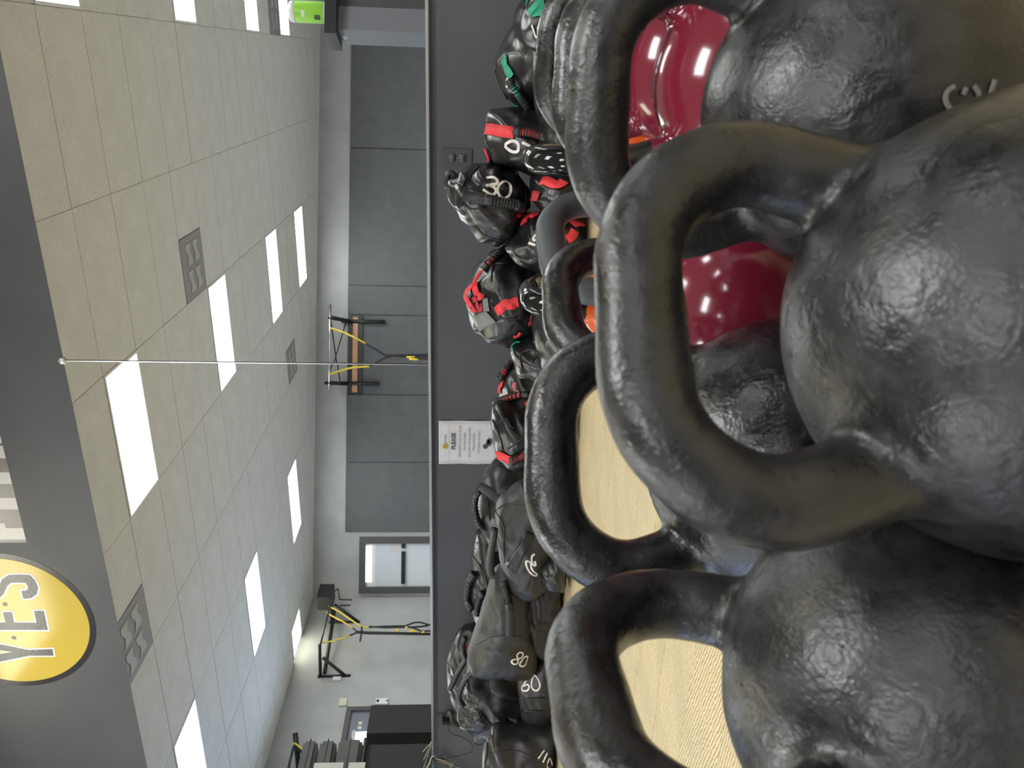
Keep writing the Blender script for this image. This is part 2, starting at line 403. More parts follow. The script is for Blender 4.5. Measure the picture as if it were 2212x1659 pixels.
# ------------------------------------------------------------------ mirror
mz0 = CZ+.1405; mz1 = CZ+1.652; SEAM = -1.207
def mirror_panel(x0, x1, pivot, rz, label):
    t = thing('wall_mirror', (pivot, D, mz0), label, 'mirror', rz=rz)
    hz = (mz1-mz0)
    V = [(x0-pivot,0,0),(x1-pivot,0,0),(x1-pivot,0,hz),(x0-pivot,0,hz),(x0-pivot,.005,0),(x1-pivot,.005,0),(x1-pivot,.005,hz),(x0-pivot,.005,hz)]
    mesh('mirror_glass', V, [(0,1,2,3),(5,4,7,6)], 'mirror', t, False)
    mesh('glass_edge', V, [(1,5,6,2),(4,0,3,7),(3,2,6,7),(4,5,1,0)], 'alu', t, False)
mirror_panel(SEAM+.0025, 3.2, SEAM, 0.0, 'large frameless wall mirror panel right of the vertical seam')
mirror_panel(-5.2, SEAM-.0025, SEAM, -.004, 'large frameless wall mirror panel left of the vertical seam')
t = thing('mirror_channel', (SEAM, D, mz0), 'bright metal channel under the mirror along the dark wall', 'trim')
bm = bmesh.new(); add_box(bm, (-.4, -.005, -.006), (8.0, .014, .003)); add_box(bm, (-.4, -.0105, .0), (8.0, .003, .014)); bm_obj('channel', bm, 'alu', t)
t = thing('seam_strip', (SEAM, D, mz0), 'thin bright metal strip on the seam between the mirror panels', 'trim')
bm = bmesh.new(); add_box(bm, (0, -.0015, (mz1-mz0)/2), (.0035, .003, mz1-mz0)); bm_obj('strip', bm, 'alu', t); box('dark_gap', (.0032, -.0004, (mz1-mz0)/2), (.0035, .001, mz1-mz0), 'black', t)
t = thing('mirror_clip', (SEAM, D-.003, mz1+.004), 'small clear mirror clip at the top of the seam', 'clip')
V = []; Fc = []; n = 12
for q, (r_, h_) in enumerate(((.014,0),(.014,-.004),(.010,-.008),(.004,-.010))):
    for k in range(n): V.append((r_*math.cos(2*math.pi*k/n)*(1+.12*(k%2)), h_, r_*math.sin(2*math.pi*k/n)*(1+.12*(k%2))))
for q in range(3):
    for k in range(n): Fc.append((q*n+k, q*n+(k+1)%n, (q+1)*n+(k+1)%n, (q+1)*n+k))
Fc.append(tuple(range(3*n, 4*n))); mesh('clip_rosette', V, Fc, 'clip', t); box('screw', (0,-.011,0), (.004,.003,.004), 'steel', t)
# ------------------------------------------------------------------ wall logo above the mirror
def wall_poly(name, pts, mat, parent, y, th=.0008):     # pts (X,Z) outline extruded towards the room
    n = len(pts); V = [(p[0], y, p[1]) for p in pts]+[(p[0], y-th, p[1]) for p in pts]
    bm = bmesh.new(); vs = [bm.verts.new(v) for v in V]
    for tr in tessellate_polygon([[Vector((p[0], p[1], 0)) for p in pts]]):
        try: bm.faces.new([vs[n+q] for q in tr])
        except ValueError: pass
    for k in range(n): bm.faces.new((vs[k], vs[(k+1)%n], vs[n+(k+1)%n], vs[n+k]))
    return bm_obj(name, bm, mat, parent)
def wxz(x, y): p = onY(x, y, WALL); return (p[0], p[2])
def offset_poly(pts, d):
    P = [np.array(p) for p in pts]; n = len(P); A = sum(P[i][0]*P[(i+1)%n][1]-P[(i+1)%n][0]*P[i][1] for i in range(n)); sg = 1 if A > 0 else -1; out = []
    for i in range(n):
        a_ = P[i]-P[i-1]; b_ = P[(i+1)%n]-P[i]; a_ /= np.linalg.norm(a_)+1e-12; b_ /= np.linalg.norm(b_)+1e-12
        na = np.array([a_[1], -a_[0]])*sg; nb = np.array([b_[1], -b_[0]])*sg; q = na+nb; q /= max(np.dot(q, na), .35)*1.0 if np.linalg.norm(q) > 1e-6 else 1
        q = (na+nb)/max(1+np.dot(na, nb), .35); out.append(tuple(P[i]+q*d))
    return out
# circle through three edge points of the ring
e1, e2, e3 = (np.array(wxz(*p)) for p in ((0,1195),(208,1362),(0,1475)))
Am = 2*np.array([e2-e1, e3-e1]); bv = np.array([e2@e2-e1@e1, e3@e3-e1@e1]); cc = np.linalg.solve(Am, bv); Rc = np.linalg.norm(e1-cc)
logo = thing('wall_sticker', (cc[0], WALL, cc[1]), 'round yellow vinyl YES logo sticker with black rim on the grey wall', 'sticker')
def disc(name, r, mat, y):
    n = 96; return keep(wall_poly(name, [(cc[0]+r*math.cos(2*math.pi*k/n), cc[1]+r*math.sin(2*math.pi*k/n)) for k in range(n)], mat, None, y), logo)
disc('rim', Rc, 'logo_black', WALL); disc('yellow_disc', Rc*.925, 'logo_yellow', WALL-.0009)
# letters from the photograph's outlines (zoom frame offset (0,1200), scale 3.615), carried on above the frame
def L5(pts): return [wxz(*p) for p in Z(0, 1200, 3.615, pts)]
lets = {}
lets['letter_y'] = L5([(412,727),(420,778),(232,779),(0,826),(-260,870),(-255,800),(-120,780),(105,752),(-125,715),(-260,700),(-265,640),(0,690),(222,735)])
lets['letter_e'] = L5([(375,578),(345,430),(268,430),(288,522),(112,520),(95,440),(25,440),(45,520),(-140,520),(-160,430),(-235,430),(-200,578)])
lets['letter_s'] = L5([(185,335),(245,330),(290,300),(300,250),(275,190),(235,150),(150,145),(70,150),(20,180),(-10,240),(-40,290),(-75,285),(-95,250),(-90,215),(-60,195),(-80,145),(-130,160),(-165,200),(-165,270),(-140,320),(-90,350),(-20,345),(30,300),(60,235),(90,210),(150,208),(200,210),(220,235),(218,262),(200,272),(170,273)])
for k, pts in lets.items():
    keep(wall_poly(k+'_outline', offset_poly(pts, .0085), 'logo_white', None, WALL-.0018), logo)
    keep(wall_poly(k, pts, 'logo_letter', None, WALL-.0027), logo)
for (px, py) in ((40,378), (110,640)):
    c0 = L5([(px,py)])[0]
    keep(wall_poly('dot', [(c0[0]+.0115*math.cos(q*math.pi/8), c0[1]+.0115*math.sin(q*math.pi/8)) for q in range(16)], 'logo_letter', None, WALL-.0018), logo)
# FITNESS lettering right of the disc, mostly above the frame
ft = thing('wall_lettering', (*[float(v) for v in (wxz(53,1152)[0],)], WALL, wxz(53,1152)[1]), 'off white capital letters on brownish film right of the yellow sticker', 'lettering')
bl = wxz(56,1172); brr = wxz(5,952)
keep(wall_poly('film', [(bl[0], bl[1]-.004), (brr[0]+.55, bl[1]-.004), (brr[0]+.55, bl[1]+.19), (bl[0], bl[1]+.19)], 'film', None, WALL, .0004), ft)
zb = wxz(53,1152)[1]; legs = [(1165,1140,53),(1100,1075,38),(1045,1020,25),(990,965,11)]
LX = [(wxz(q[2],q[0])[0], wxz(q[2],q[1])[0]) for q in legs]; hh = .165
def rect(x0,x1,z0,z1): return [(x0,z0),(x1,z0),(x1,z1),(x0,z1)]
def letter(nm, polys):
    for p in polys: keep(wall_poly(nm, p, 'letter_white', None, WALL-.0006), ft)
wd = LX[0][1]-LX[0][0]
letter('letter_f', [rect(LX[0][0],LX[0][1],zb,zb+hh), rect(LX[0][1],LX[0][1]+.035,zb+hh-wd*.8,zb+hh), rect(LX[0][1],LX[0][1]+.025,zb+hh*.45,zb+hh*.45+wd*.7)])
letter('letter_i', [rect(LX[1][0],LX[1][1],zb,zb+hh)])
letter('letter_t', [rect(LX[2][0],LX[2][1],zb,zb+hh), rect(LX[2][0]-.022,LX[2][1]+.022,zb+hh+.001,zb+hh+.03)])
x_ = LX[3][0]
letter('letter_n', [rect(x_,x_+wd,zb,zb+hh), rect(x_+.075,x_+.075+wd,zb,zb+hh), [(x_+wd,zb+hh),(x_+wd,zb+hh-.05),(x_+.075,zb),(x_+.075,zb+.05)]])
x_ += .145
letter('letter_e', [rect(x_,x_+wd,zb,zb+hh)]+[rect(x_+wd,x_+wd+.035,zb+q,zb+q+.026) for q in (0,.07,.139)])
for s_ in (0,1):
    x_ += .11
    letter('letter_s', [rect(x_,x_+.07,zb,zb+.026), rect(x_,x_+.07,zb+.07,zb+.096), rect(x_,x_+.07,zb+.139,zb+.165), rect(x_,x_+.026,zb+.096,zb+.139), rect(x_+.044,x_+.07,zb+.026,zb+.07)])
# ------------------------------------------------------------------ paper notice
p00 = onY(948,1001); p10 = onY(948,908); p01 = onY(1079,1002)
pw, ph = p10[0]-p00[0], p00[2]-p01[2]; pcx, ptop = (p00[0]+p10[0])/2, p00[2]
paper = thing('paper_notice', (pcx, WALL-.001, ptop), 'white letter size paper notice asking not to drop sand bags, taped on the wall', 'notice')
V = []; Fc = []; nx, nz = 8, 10
for j in range(nz+1):
    for i in range(nx+1):
        u_, v_ = i/nx, j/nz; V.append(((u_-.5)*pw, -.001-.004*math.sin(v_*6.3+1)**2*abs(u_-.5)*2, -v_*ph))
for j in range(nz):
    for i in range(nx): Fc.append((j*(nx+1)+i, (j+1)*(nx+1)+i, (j+1)*(nx+1)+i+1, j*(nx+1)+i+1))
sh = mesh('sheet', V, Fc, 'paper', paper); sh.modifiers.new('s', 'SOLIDIFY').thickness = .0003
def text(name, s, cx, cz, size, mat, parent, y=-.0065, bold=0.0, rx=math.pi/2, align='CENTER'):
    cu = bpy.data.curves.new(name, 'FONT'); cu.body = s; cu.size = size; cu.align_x = align; cu.align_y = 'CENTER'; cu.offset = bold; cu.extrude = .0002
    cu.materials.append(M[mat]); tmp = bpy.data.objects.new(name, cu); COL.objects.link(tmp); bpy.context.view_layer.update()
    me = bpy.data.meshes.new_from_object(tmp.evaluated_get(bpy.context.evaluated_depsgraph_get())); bpy.data.objects.remove(tmp); bpy.data.curves.remove(cu)
    o = link(bpy.data.objects.new(name, me), parent); o.location = (cx, y, cz); o.rotation_euler = (rx, 0, 0); return o
def pz(xpx): return -(xpx-150)/(880-150)*ph
text('heading', 'PLEASE', .008, pz(325), .026, 'ink', paper, bold=.0006)
for s, x, dx in (('DO NOT slam or drop', 395, .012), ('the sand bags,', 450, .012), ('put them down gently.', 508, .008), ('They will leak', 560, .008), ('and make a mess.', 620, .008)):
    text('text_line', s, dx*1.0-.004, pz(x), .0165, 'ink_light', paper)
box('underline', (-.051, -.0062, pz(408)), (.047, .0003, .0007), 'ink_light', paper)
text('brand_text', 'FITNESS', .018, pz(225), .0125, 'ink_light', paper)
disc_pts = [(-.018+.0125*math.cos(q*math.pi/16), pz(225)+.0125*math.sin(q*math.pi/16)) for q in range(32)]
wall_poly('brand_disc', disc_pts, 'logo_yellow', paper, -.0060, .0003)
text('brand_word', 'YES', -.018, pz(225), .0095, 'ink', paper, y=-.0068)
box('rule', (0, -.0062, pz(268)), (pw*.9, .0003, .0008), M['logo_yellow'], paper)
bm = bmesh.new()
for s in (-1,1): add_box(bm, (s*pw*.455, -.0062, -ph*.5), (.0005, .0003, ph*.93)); add_box(bm, (0, -.0062, -ph*(.5+s*.465)), (pw*.91, .0003, .0005))
bm_obj('border', bm, 'ink_light', paper)
def blob(name, cx, cz, rx_, rz_, an, mat):
    pts = []
    for q in range(24):
        a_ = q*math.pi/12; x = rx_*math.copysign(abs(math.cos(a_))**.7, math.cos(a_)); z = rz_*math.copysign(abs(math.sin(a_))**.7, math.sin(a_))
        pts.append((cx+x*math.cos(an)-z*math.sin(an), cz+x*math.sin(an)+z*math.cos(an)))
    return wall_poly(name, pts, mat, paper, -.006, .0004)
blob('bag_picture', .004, pz(745), .019, .0125, -.15, 'ink'); blob('bag_picture', -.018, pz(700), .012, .0085, .4, 'ink'); blob('bag_picture', .006, pz(742), .010, .006, -.15, 'ink_light')
# ------------------------------------------------------------------ wall outlets
def outlet(x, y, label):
    c = onY(x, y); t = thing('wall_outlet', (c[0], WALL, c[2]), label, 'outlet')
    box('face_plate', (0,-.003,0), (.070,.006,.114), 'outlet', t, bev=.0015)
    for s in (-1,1):
        V = []; n = 20
        for h_ in (-.006, -.0085):
            for k in range(n):
                a_ = 2*math.pi*k/n; V.append((.0165*math.copysign(abs(math.cos(a_))**.8, math.cos(a_)), h_, s*.0195+.0145*math.copysign(abs(math.sin(a_))**.6, math.sin(a_))))
        so = mesh('socket', V, [tuple(range(n, 2*n))]+[(k,(k+1)%n,n+(k+1)%n,n+k) for k in range(n)], M['outlet'], t)
        bm = bmesh.new(); add_box(bm, (-.0062,-.0087,s*.0195+.003), (.0016,.001,.007)); add_box(bm, (.0062,-.0087,s*.0195+.003), (.0016,.001,.008)); add_box(bm, (0,-.0087,s*.0195-.008), (.004,.001,.004))
        bm_obj('slot', bm, 'black', so)
    box('screw', (0,-.0065,0), (.004,.002,.004), 'steel', t)
    return t
outlet(988, 341, 'dark grey wall outlet with two sockets, empty, above the red strapped bag')
outlet(968, 1551, 'dark grey wall outlet with a black plug in it')
# plug and cables at the left outlet
t = thing('power_cable', onY(968,1562,3.03), 'black power adapter with thin dark cable hanging from the left outlet', 'cable')
pp = onY(967,1556,3.06)
keep(box('adapter', pp, (.03,.045,.055), 'black', None, bev=.004), t)
cab = [onY(x, y, 3.07) for x, y in Z(920,1400,6.4,[(300,1040),(310,1130),(370,1190),(480,1225),(590,1280),(655,1370),(620,1440),(500,1480),(330,1515),(200,1560),(100,1595),(0,1640),(-60,1690)])]
keep(tube('cord', [p for p in catmull(cab, 6)], .0022, 'black', None, 6), t)
t = thing('extension_cord', onY(985,1560,2.98), 'thick cream extension cord with black socket end beside the left outlet', 'cable')
cab = [onY(x, y, 2.98) for x, y in Z(920,1400,6.4,[(450,1075),(540,1120),(650,1145),(740,1180),(800,1240),(830,1320),(900,1440),(950,1600)])]
keep(tube('cord', catmull(cab, 6), .0055, 'cord_white', None, 8), t)
cab = [onY(x, y, 2.98) for x, y in Z(920,1400,6.4,[(345,890),(360,960),(390,1030),(460,1070)])]
cab = [onY(964,1548,3.092)]+cab; keep(tube('socket_end', catmull(cab, 4), .013, 'black', None, 10), t)
t = thing('cable_bundle', onY(945,1640,3.0), 'bundle of cream and dark wires bunched below the mirror corner', 'cable')
for k in range(7):
    s = random.uniform(-1,1)
    cab = [onY(925-10+s*6, 1665+10*k, 3.02), onY(928+s*4, 1650+k*3, 3.03), onY(933+s*3, 1641+s*3, 3.04), onY(945+s*10, 1632+k*2, 3.05), onY(960+k*9, 1645+k*4, 3.06), onY(985+k*9, 1700, 3.06)]
    keep(tube('wire', catmull(cab, 5), .0022, 'cord_white' if k%2 else 'black', None, 6), t)
# ------------------------------------------------------------------ kettlebells
def arch2d(H, r, a_, rc, zleg, ain):
    top = H-r; pts = []
    # control points of half an arch: leg leaning in to the bell, round shoulder, level grip
    c = [(ain, zleg), (ain+(a_-ain)*.55, zleg+(top-rc-zleg)*.5), (a_-.0008, top-rc-.006)]
    for k in range(1, 8):
        an = k/8*math.pi/2; c.append((a_-rc+rc*math.cos(an), top-rc+rc*math.sin(an)))
    c += [(a_-rc, top), (0, top)]
    q = catmull(c, 4); return np.array([p for p in q])
def kb_sdf(P, H, Rb, zb_, r, path, k):
    x = np.abs(P[:,0]); y = P[:,1]; z = P[:,2]
    d2 = np.full(len(P), 1e9)
    for i in range(len(path)-1):
        ax, az = path[i]; bx, bz = path[i+1]; vx, vz = bx-ax, bz-az
        tt = np.clip(((x-ax)*vx+(z-az)*vz)/(vx*vx+vz*vz), 0, 1)
        d2 = np.minimum(d2, (x-ax-tt*vx)**2+(z-az-tt*vz)**2)
    dh = np.sqrt(d2+y*y)-r
    db = np.sqrt(x*x+y*y+(z-zb_)**2)-Rb
    h = np.clip(.5+.5*(db-dh)/k, 0, 1); d = db*(1-h)+dh*h-k*h*(1-h)
    fl_ = .006-z                      # flat foot
    h = np.clip(.5-.5*(fl_-d)/-.01, 0, 1)
    return np.maximum(d, fl_-.006)
def surface_nets(f, lo, hi, vox):
    n = [int(math.ceil((hi[i]-lo[i])/vox))+1 for i in range(3)]
    ax = [lo[i]+vox*np.arange(n[i]) for i in range(3)]
    G = np.stack(np.meshgrid(*ax, indexing='ij'), -1).reshape(-1, 3); v = f(G).reshape(n); s = v < 0
    c = [s[i:n[0]-1+i, j:n[1]-1+j, k:n[2]-1+k] for i in (0,1) for j in (0,1) for k in (0,1)]
    cnt = sum(q.astype(int) for q in c); act = (cnt > 0) & (cnt < 8)
    idx = -np.ones(act.shape, int); idx[act] = np.arange(act.sum())
    V = np.stack(np.nonzero(act), -1)*vox + np.array(lo) + vox/2
    Fc = []
    def quads(axis):
        sl = [slice(1, n[0]-1), slice(1, n[1]-1), slice(1, n[2]-1)]
        a_ = [slice(1,n[0]-1)]*1
        A = s[tuple(sl[:axis]+[slice(0,n[axis]-1)]+sl[axis+1:])]; Bq = s[tuple(sl[:axis]+[slice(1,n[axis])]+sl[axis+1:])]
        ch = np.nonzero(A != Bq); pos = [ch[i]+(0 if i == axis else 1) for i in range(3)]; flip = A[ch]
        o1, o2 = [i for i in range(3) if i != axis]
        def cell(d1, d2):
            q = [p.copy() for p in pos]; q[o1] = q[o1]-d1; q[o2] = q[o2]-d2; return idx[q[0], q[1], q[2]]
        Q = np.stack([cell(0,0), cell(1,0), cell(1,1), cell(0,1)], -1)
        if axis == 1: flip = ~flip
        Q[~flip] = Q[~flip][:, ::-1]; return Q
    Q = np.concatenate([quads(i) for i in range(3)]); Q = Q[(Q >= 0).all(1)]
    def grad(P):
        e = 1e-4; return np.stack([(f(P+np.eye(3)[i]*e)-f(P-np.eye(3)[i]*e))/(2*e) for i in range(3)], -1)
    for _ in range(3):
        g_ = grad(V); V = V - g_*(f(V)/np.maximum((g_*g_).sum(1), .05))[:, None]*.9
    g_ = grad(V); g_ /= np.linalg.norm(g_, axis=1)[:, None]+1e-9
    return V, Q, g_
KM = {}
def kb_meshes(key, H, Rb, r, a_, rc, vox, split):
    path = arch2d(H, r, a_, rc, Rb*.965+Rb*.50, a_*.74)
    f = lambda P: kb_sdf(P, H, Rb, Rb*.965, r, path, .011)
    V, Q, Nn = surface_nets(f, (-a_-r-.03-0.02, -Rb-.012, -.01), (a_+r+.05, Rb+.012, H+.012), vox)
    # cast irregularity
    for i in range(len(V)):
        V[i] += Nn[i]*(noise.noise(Vector(V[i]*22+[hash(key)%7*0+len(key),0,0]))*.0016+noise.noise(Vector(V[i]*60))*.0005)
    cz = V[Q].mean(1)[:, 2]; res = []
    for sel in (cz < split, cz >= split):
        q = Q[sel]; u_, inv = np.unique(q, return_inverse=True); q = inv.reshape(q.shape)
        me = bpy.data.meshes.new(key); me.from_pydata(V[u_].tolist(), [], q.tolist()); me.update()
        me.polygons.foreach_set('use_smooth', [True]*len(me.polygons))
        me.normals_split_custom_set_from_vertices(Nn[u_].tolist()); res.append(me)
    KM[key] = res
def tint(me, mat):
    c = me.copy(); c.materials.clear(); c.materials.append(M[mat]); return c
kb_meshes('big', .318, .112, .0215, .085, .060, .0032, .222)
kb_meshes('mid', .298, .102, .0205, .080, .057, .0045, .203)
kb_meshes('soft', .285, .100, .0185, .080, .055, .0045, .200)
KB = {}
def kettlebell(nm, px, py, t, th, shape, mbody, mhandle, label, sc_=1.0):
    c = at(px, py, t); d = ray(px, py); az = math.atan2(d[1], d[0])-math.pi/2
    e = thing('kettlebell', (c[0], c[1], 0.0), label, 'kettlebell', 'kettlebells standing on the tan floor', az+math.radians(th))
    e.scale = (sc_, sc_, sc_)
    b_, h_ = KM[shape]
    link(bpy.data.objects.new('bell', tint(b_, mbody)), e); link(bpy.data.objects.new('handle', tint(h_, mhandle)), e)
    bpy.context.view_layer.update(); KB[nm] = e; return e
kettlebell('k1', 2219, 705, .375, 20, 'big', 'iron', 'iron', 'nearest black cast iron kettlebell, its round bell filling the lower middle')
kettlebell('k2', 1978, 1496, .435, 49, 'big', 'iron', 'iron', 'black cast iron kettlebell left of the nearest one, handle framing tan floor', 1.04)
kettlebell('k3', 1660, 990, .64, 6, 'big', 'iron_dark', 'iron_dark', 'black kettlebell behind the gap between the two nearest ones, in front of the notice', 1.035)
kettlebell('k4', 1560, 665, .82, 45, 'mid', 'crimson', 'iron_dark', 'crimson kettlebell with black handle seen through the nearest handle')
kettlebell('k5', 1467, 535, 1.02, 45, 'soft', 'iron_grey', 'iron_grey', 'smooth matte grey kettlebell below the bag painted 30')
kettlebell('k6', 1886, 240, .53, 2, 'big', 'iron', 'iron', 'black cast iron kettlebell right of the nearest one, worn grey, brand script on its bell', .98)
kettlebell('k7', 1640, 180, .74, 10, 'mid', 'crimson', 'iron_dark', 'crimson kettlebell right behind the worn grey one with the brand script')
kettlebell('k8', 1500, 140, .93, -8, 'mid', 'crimson', 'iron_dark', 'farther crimson kettlebell behind the other crimson one on the right')
kettlebell('k10', 1430, 350, 1.15, 88, 'mid', 'orange', 'gloss_black', 'orange kettlebell with glossy black handle edge-on before the bag painted 20', .985)
kettlebell('k11', 1389, 642, 1.23, 78, 'mid', 'orange', 'gloss_black', 'orange kettlebell with glossy black handle edge-on before the black bag with crimson straps', .98)
# ------------------------------------------------------------------ surface painting helpers
def bvh_of(o):
    dg = bpy.context.evaluated_depsgraph_get(); me = o.data; mw = o.matrix_world
    return BVHTree.FromPolygons([mw @ v.co for v in me.vertices], [tuple(p.vertices) for p in me.polygons])
def hit(bvh, x, y, fallY):
    d = Vector(ray(x, y)).normalized(); co, n, i, dist = bvh.ray_cast(Vector(CAM), d)
    if co is None:
        co = Vector(onY(x, y, fallY)); n = Vector((0,-1,0))
        near = bvh.find_nearest(co)
        if near[0] is not None and near[3] < .25: co, n = near[0], near[1]
    if n.dot(d) > 0: n = -n
    return co, n
def ribbon_geo(pts, nrm, wdt, lift, th=.0015):
    V = []; Fc = []
    n = len(pts)
    for i in range(n):
        tg = (pts[min(i+1,n-1)]-pts[max(i-1,0)]); tg = tg.normalized() if tg.length > 1e-9 else Vector((1,0,0))
        s = tg.cross(nrm[i]).normalized()*(wdt/2); c = pts[i]+nrm[i]*lift
        V += [c-s, c+s, c+s+nrm[i]*th, c-s+nrm[i]*th]
    for i in range(n-1):
        for k in range(4): Fc.append((4*i+k, 4*i+(k+1)%4, 4*i+4+(k+1)%4, 4*i+4+k))
    Fc.append((0,1,2,3)); Fc.append((4*n-1,4*n-2,4*n-3,4*n-4)); return V, Fc
def dens(pts, n=5, closed=False):
    if len(pts) > 3 and abs(pts[0][0]-pts[-1][0])+abs(pts[0][1]-pts[-1][1]) < .01:
        q = catmull(pts[:-1], n, True); return q+[q[0]]
    return catmull(pts, n)
def paint(bvh, strokes, wdt, mat, parent, Y, name='painted_number', lift=.0012, th=.0008):
    V, Fc = [], []
    for s in strokes:
        hs = [hit(bvh, p[0], p[1], Y) for p in dens(s, 4)]
        v, f_ = ribbon_geo([h[0] for h in hs], [h[1] for h in hs], wdt*random.uniform(.9,1.15), lift, th)
        o = len(V); V += v; Fc += [tuple(q+o for q in ff) for ff in f_]
    ob = mesh(name, V, Fc, mat, None, False); ob.parent = parent; ob.matrix_parent_inverse = parent.matrix_world.inverted(); return ob
def smooth_n(hs, k=2):
    ns = [h[1] for h in hs]; out = []
    for i in range(len(ns)):
        a_ = Vector((0,0,0))
        for j in range(max(0,i-k), min(len(ns),i+k+1)): a_ += ns[j]
        out.append(a_.normalized())
    return out
# brand script and mould marks on the kettlebells
kbell = KB['k6'].children[0] if KB['k6'].children[0].name.startswith('bell') else KB['k6'].children[1]
bv6 = bvh_of(kbell)
S6 = lambda pts: Z(1612, 0, 3.687, pts)
paint(bv6, [S6([(1650,690),(1600,720),(1575,780),(1600,850),(1670,890),(1750,870),(1815,820),(1840,750),(1800,690)]), S6([(1740,700),(1715,755)]), S6([(1965,640),(1935,730),(1895,840)]), S6([(2020,770),(2000,800)]), S6([(2100,760),(2150,735)])], .0026, 'chalk', KB['k6'], 1.0, 'brand_script')
# ------------------------------------------------------------------ sand bags
def make_bag(label, outline, Y, T, mat, seed, amp=.012, group='sand bags heaped along the wall', sq=.75):
    pts = catmull(outline, 5, True)
    W3 = [onY(p[0], p[1], Y) for p in pts]; P2 = np.array([[q[0], max(q[2], .012)] for q in W3])
    # resample by arclength
    n = 88; seg = np.linalg.norm(np.roll(P2, -1, 0)-P2, axis=1); cs = np.concatenate([[0], np.cumsum(seg)]); tt = np.linspace(0, cs[-1], n, endpoint=False)
    Q2 = np.array([[np.interp(t_, cs, np.append(P2[:,k], P2[0,k])) for k in (0,1)] for t_ in tt])
    c = Q2.mean(0); base = (c[0], Y, max(Q2[:,1].min(), 0))
    e = thing('sand_bag', base, label, 'sand bag', group)
    V = []; rings = 36
    so = Vector((seed*7.3, seed*3.1, seed*1.7))
    for i in range(rings+1):
        ph_ = math.pi*i/rings; s = math.sin(ph_)
        yy = math.copysign(max(1-s**2.7, 0)**.56, i-rings/2)*T
        for k in range(n):
            d = (Q2[k]-c)*s; p = Vector((c[0]+d[0], Y+yy, c[1]+d[1]))
            q = p*1.0
            nr = Vector((d[0], yy*1.2, d[1])); nr = nr.normalized() if nr.length > 1e-6 else Vector((0,-1,0))
            a1 = noise.noise(q*7+so); r1 = 1-abs(noise.noise(Vector((q.x*9, q.y*9, q.z*9))+so*2+Vector((a1,a1,0))*1.6))*2
            r2 = 1-abs(noise.noise(Vector((q.x*22, q.y*12, q.z*22))+so*3+Vector((a1,0,a1))*2))*2
            edge = s**8
            rad = math.sin(k/n*2*math.pi*11+seed+a1*5)*s**6*(1-s**6)*4
            w_ = 1-.75*edge
            p += nr*((a1*amp*1.3+r1*amp*.7+r2*amp*.45)*w_ + rad*amp*.35)
            if p.z < .006: p.z = .006
            if p.y > WALL-.012: p.y = WALL-.012-.002*abs(a1)
            V.append(p-Vector(base))
    Fc = []
    for i in range(rings):
        for k in range(n): Fc.append((i*n+k, i*n+(k+1)%n, (i+1)*n+(k+1)%n, (i+1)*n+k))
    body = mesh('bag_body', V, Fc, mat, e)
    bpy.context.view_layer.update()
    return dict(e=e, bvh=bvh_of(body), Y=Y, body=body, Q2=Q2, c=c)
def strap(bag, pts, mat='red', wdt=.034, lift=.004, name='strap', th=.002):
    hs = [hit(bag['bvh'], p[0], p[1], bag['Y']) for p in dens(pts, 5)]
    V, Fc = ribbon_geo([h[0] for h in hs], smooth_n(hs, 3), wdt, lift, th)
    ob = mesh(name, V, Fc, mat, None, True); ob.parent = bag['e']; ob.matrix_parent_inverse = bag['e'].matrix_world.inverted(); return ob
def grip(bag, pts, gapmat='red', r=.0115, lift=.017, ribs=8, rubber='rubber'):
    hs = [hit(bag['bvh'], p[0], p[1], bag['Y']) for p in dens(pts, 8)]
    ns = smooth_n(hs, 6); P = [h[0]+ns[i]*lift for i, h in enumerate(hs)]
    # straighten a little
    for _ in range(6): P = [P[0]]+[(P[i-1]+P[i]*2+P[i+1])/4 for i in range(1, len(P)-1)]+[P[-1]]
    n = len(P); radii = [r*1.12 if (i < n*.16 or i > n*.84) else r*.80 for i in range(n)]
    V, Fc = tube_geo(P, r, 10, radii=radii)
    inner = mesh('grip_core' if gapmat != rubber else 'grip_core', V, Fc, gapmat, None)
    V2, F2 = [], []
    def add(v, f_):
        o = len(V2); V2.extend(v); F2.extend([tuple(q+o for q in ff) for ff in f_])
    k0 = int(n*.16)+1
    add(*tube_geo(P[:k0+1], r*1.22, 10)); add(*tube_geo(P[n-k0-1:], r*1.22, 10))
    L_ = [0.0]
    for i in range(1, n): L_.append(L_[-1]+(P[i]-P[i-1]).length)
    for q in range(ribs):
        s = L_[k0]+(L_[n-k0-1]-L_[k0])*(q+.5)/ribs
        i = max(j for j in range(n) if L_[j] <= s); i = min(i, n-2); f_ = (s-L_[i])/max(L_[i+1]-L_[i], 1e-6); c = P[i].lerp(P[i+1], f_); tg = (P[i+1]-P[i]).normalized()
        hw = (L_[-1]/ribs)*.20
        add(*tube_geo([c-tg*hw, c-tg*hw*.4, c+tg*hw*.4, c+tg*hw], r, 10, radii=[r*.8, r*1.15, r*1.15, r*.8]))
    sp = mesh('grip', V2, F2, rubber, None)
    for ob in (sp, inner): ob.parent = bag['e']; ob.matrix_parent_inverse = bag['e'].matrix_world.inverted()
    return sp
def piping(bag, pts, r=.0022, mat='rubber', lift=.001, name='seam_piping'):
    hs = [hit(bag['bvh'], p[0], p[1], bag['Y']) for p in dens(pts, 5)]
    P = [h[0]+h[1]*lift for h in hs]; V, Fc = tube_geo(P, r, 6)
    ob = mesh(name, V, Fc, mat, None); ob.parent = bag['e']; ob.matrix_parent_inverse = bag['e'].matrix_world.inverted(); return ob
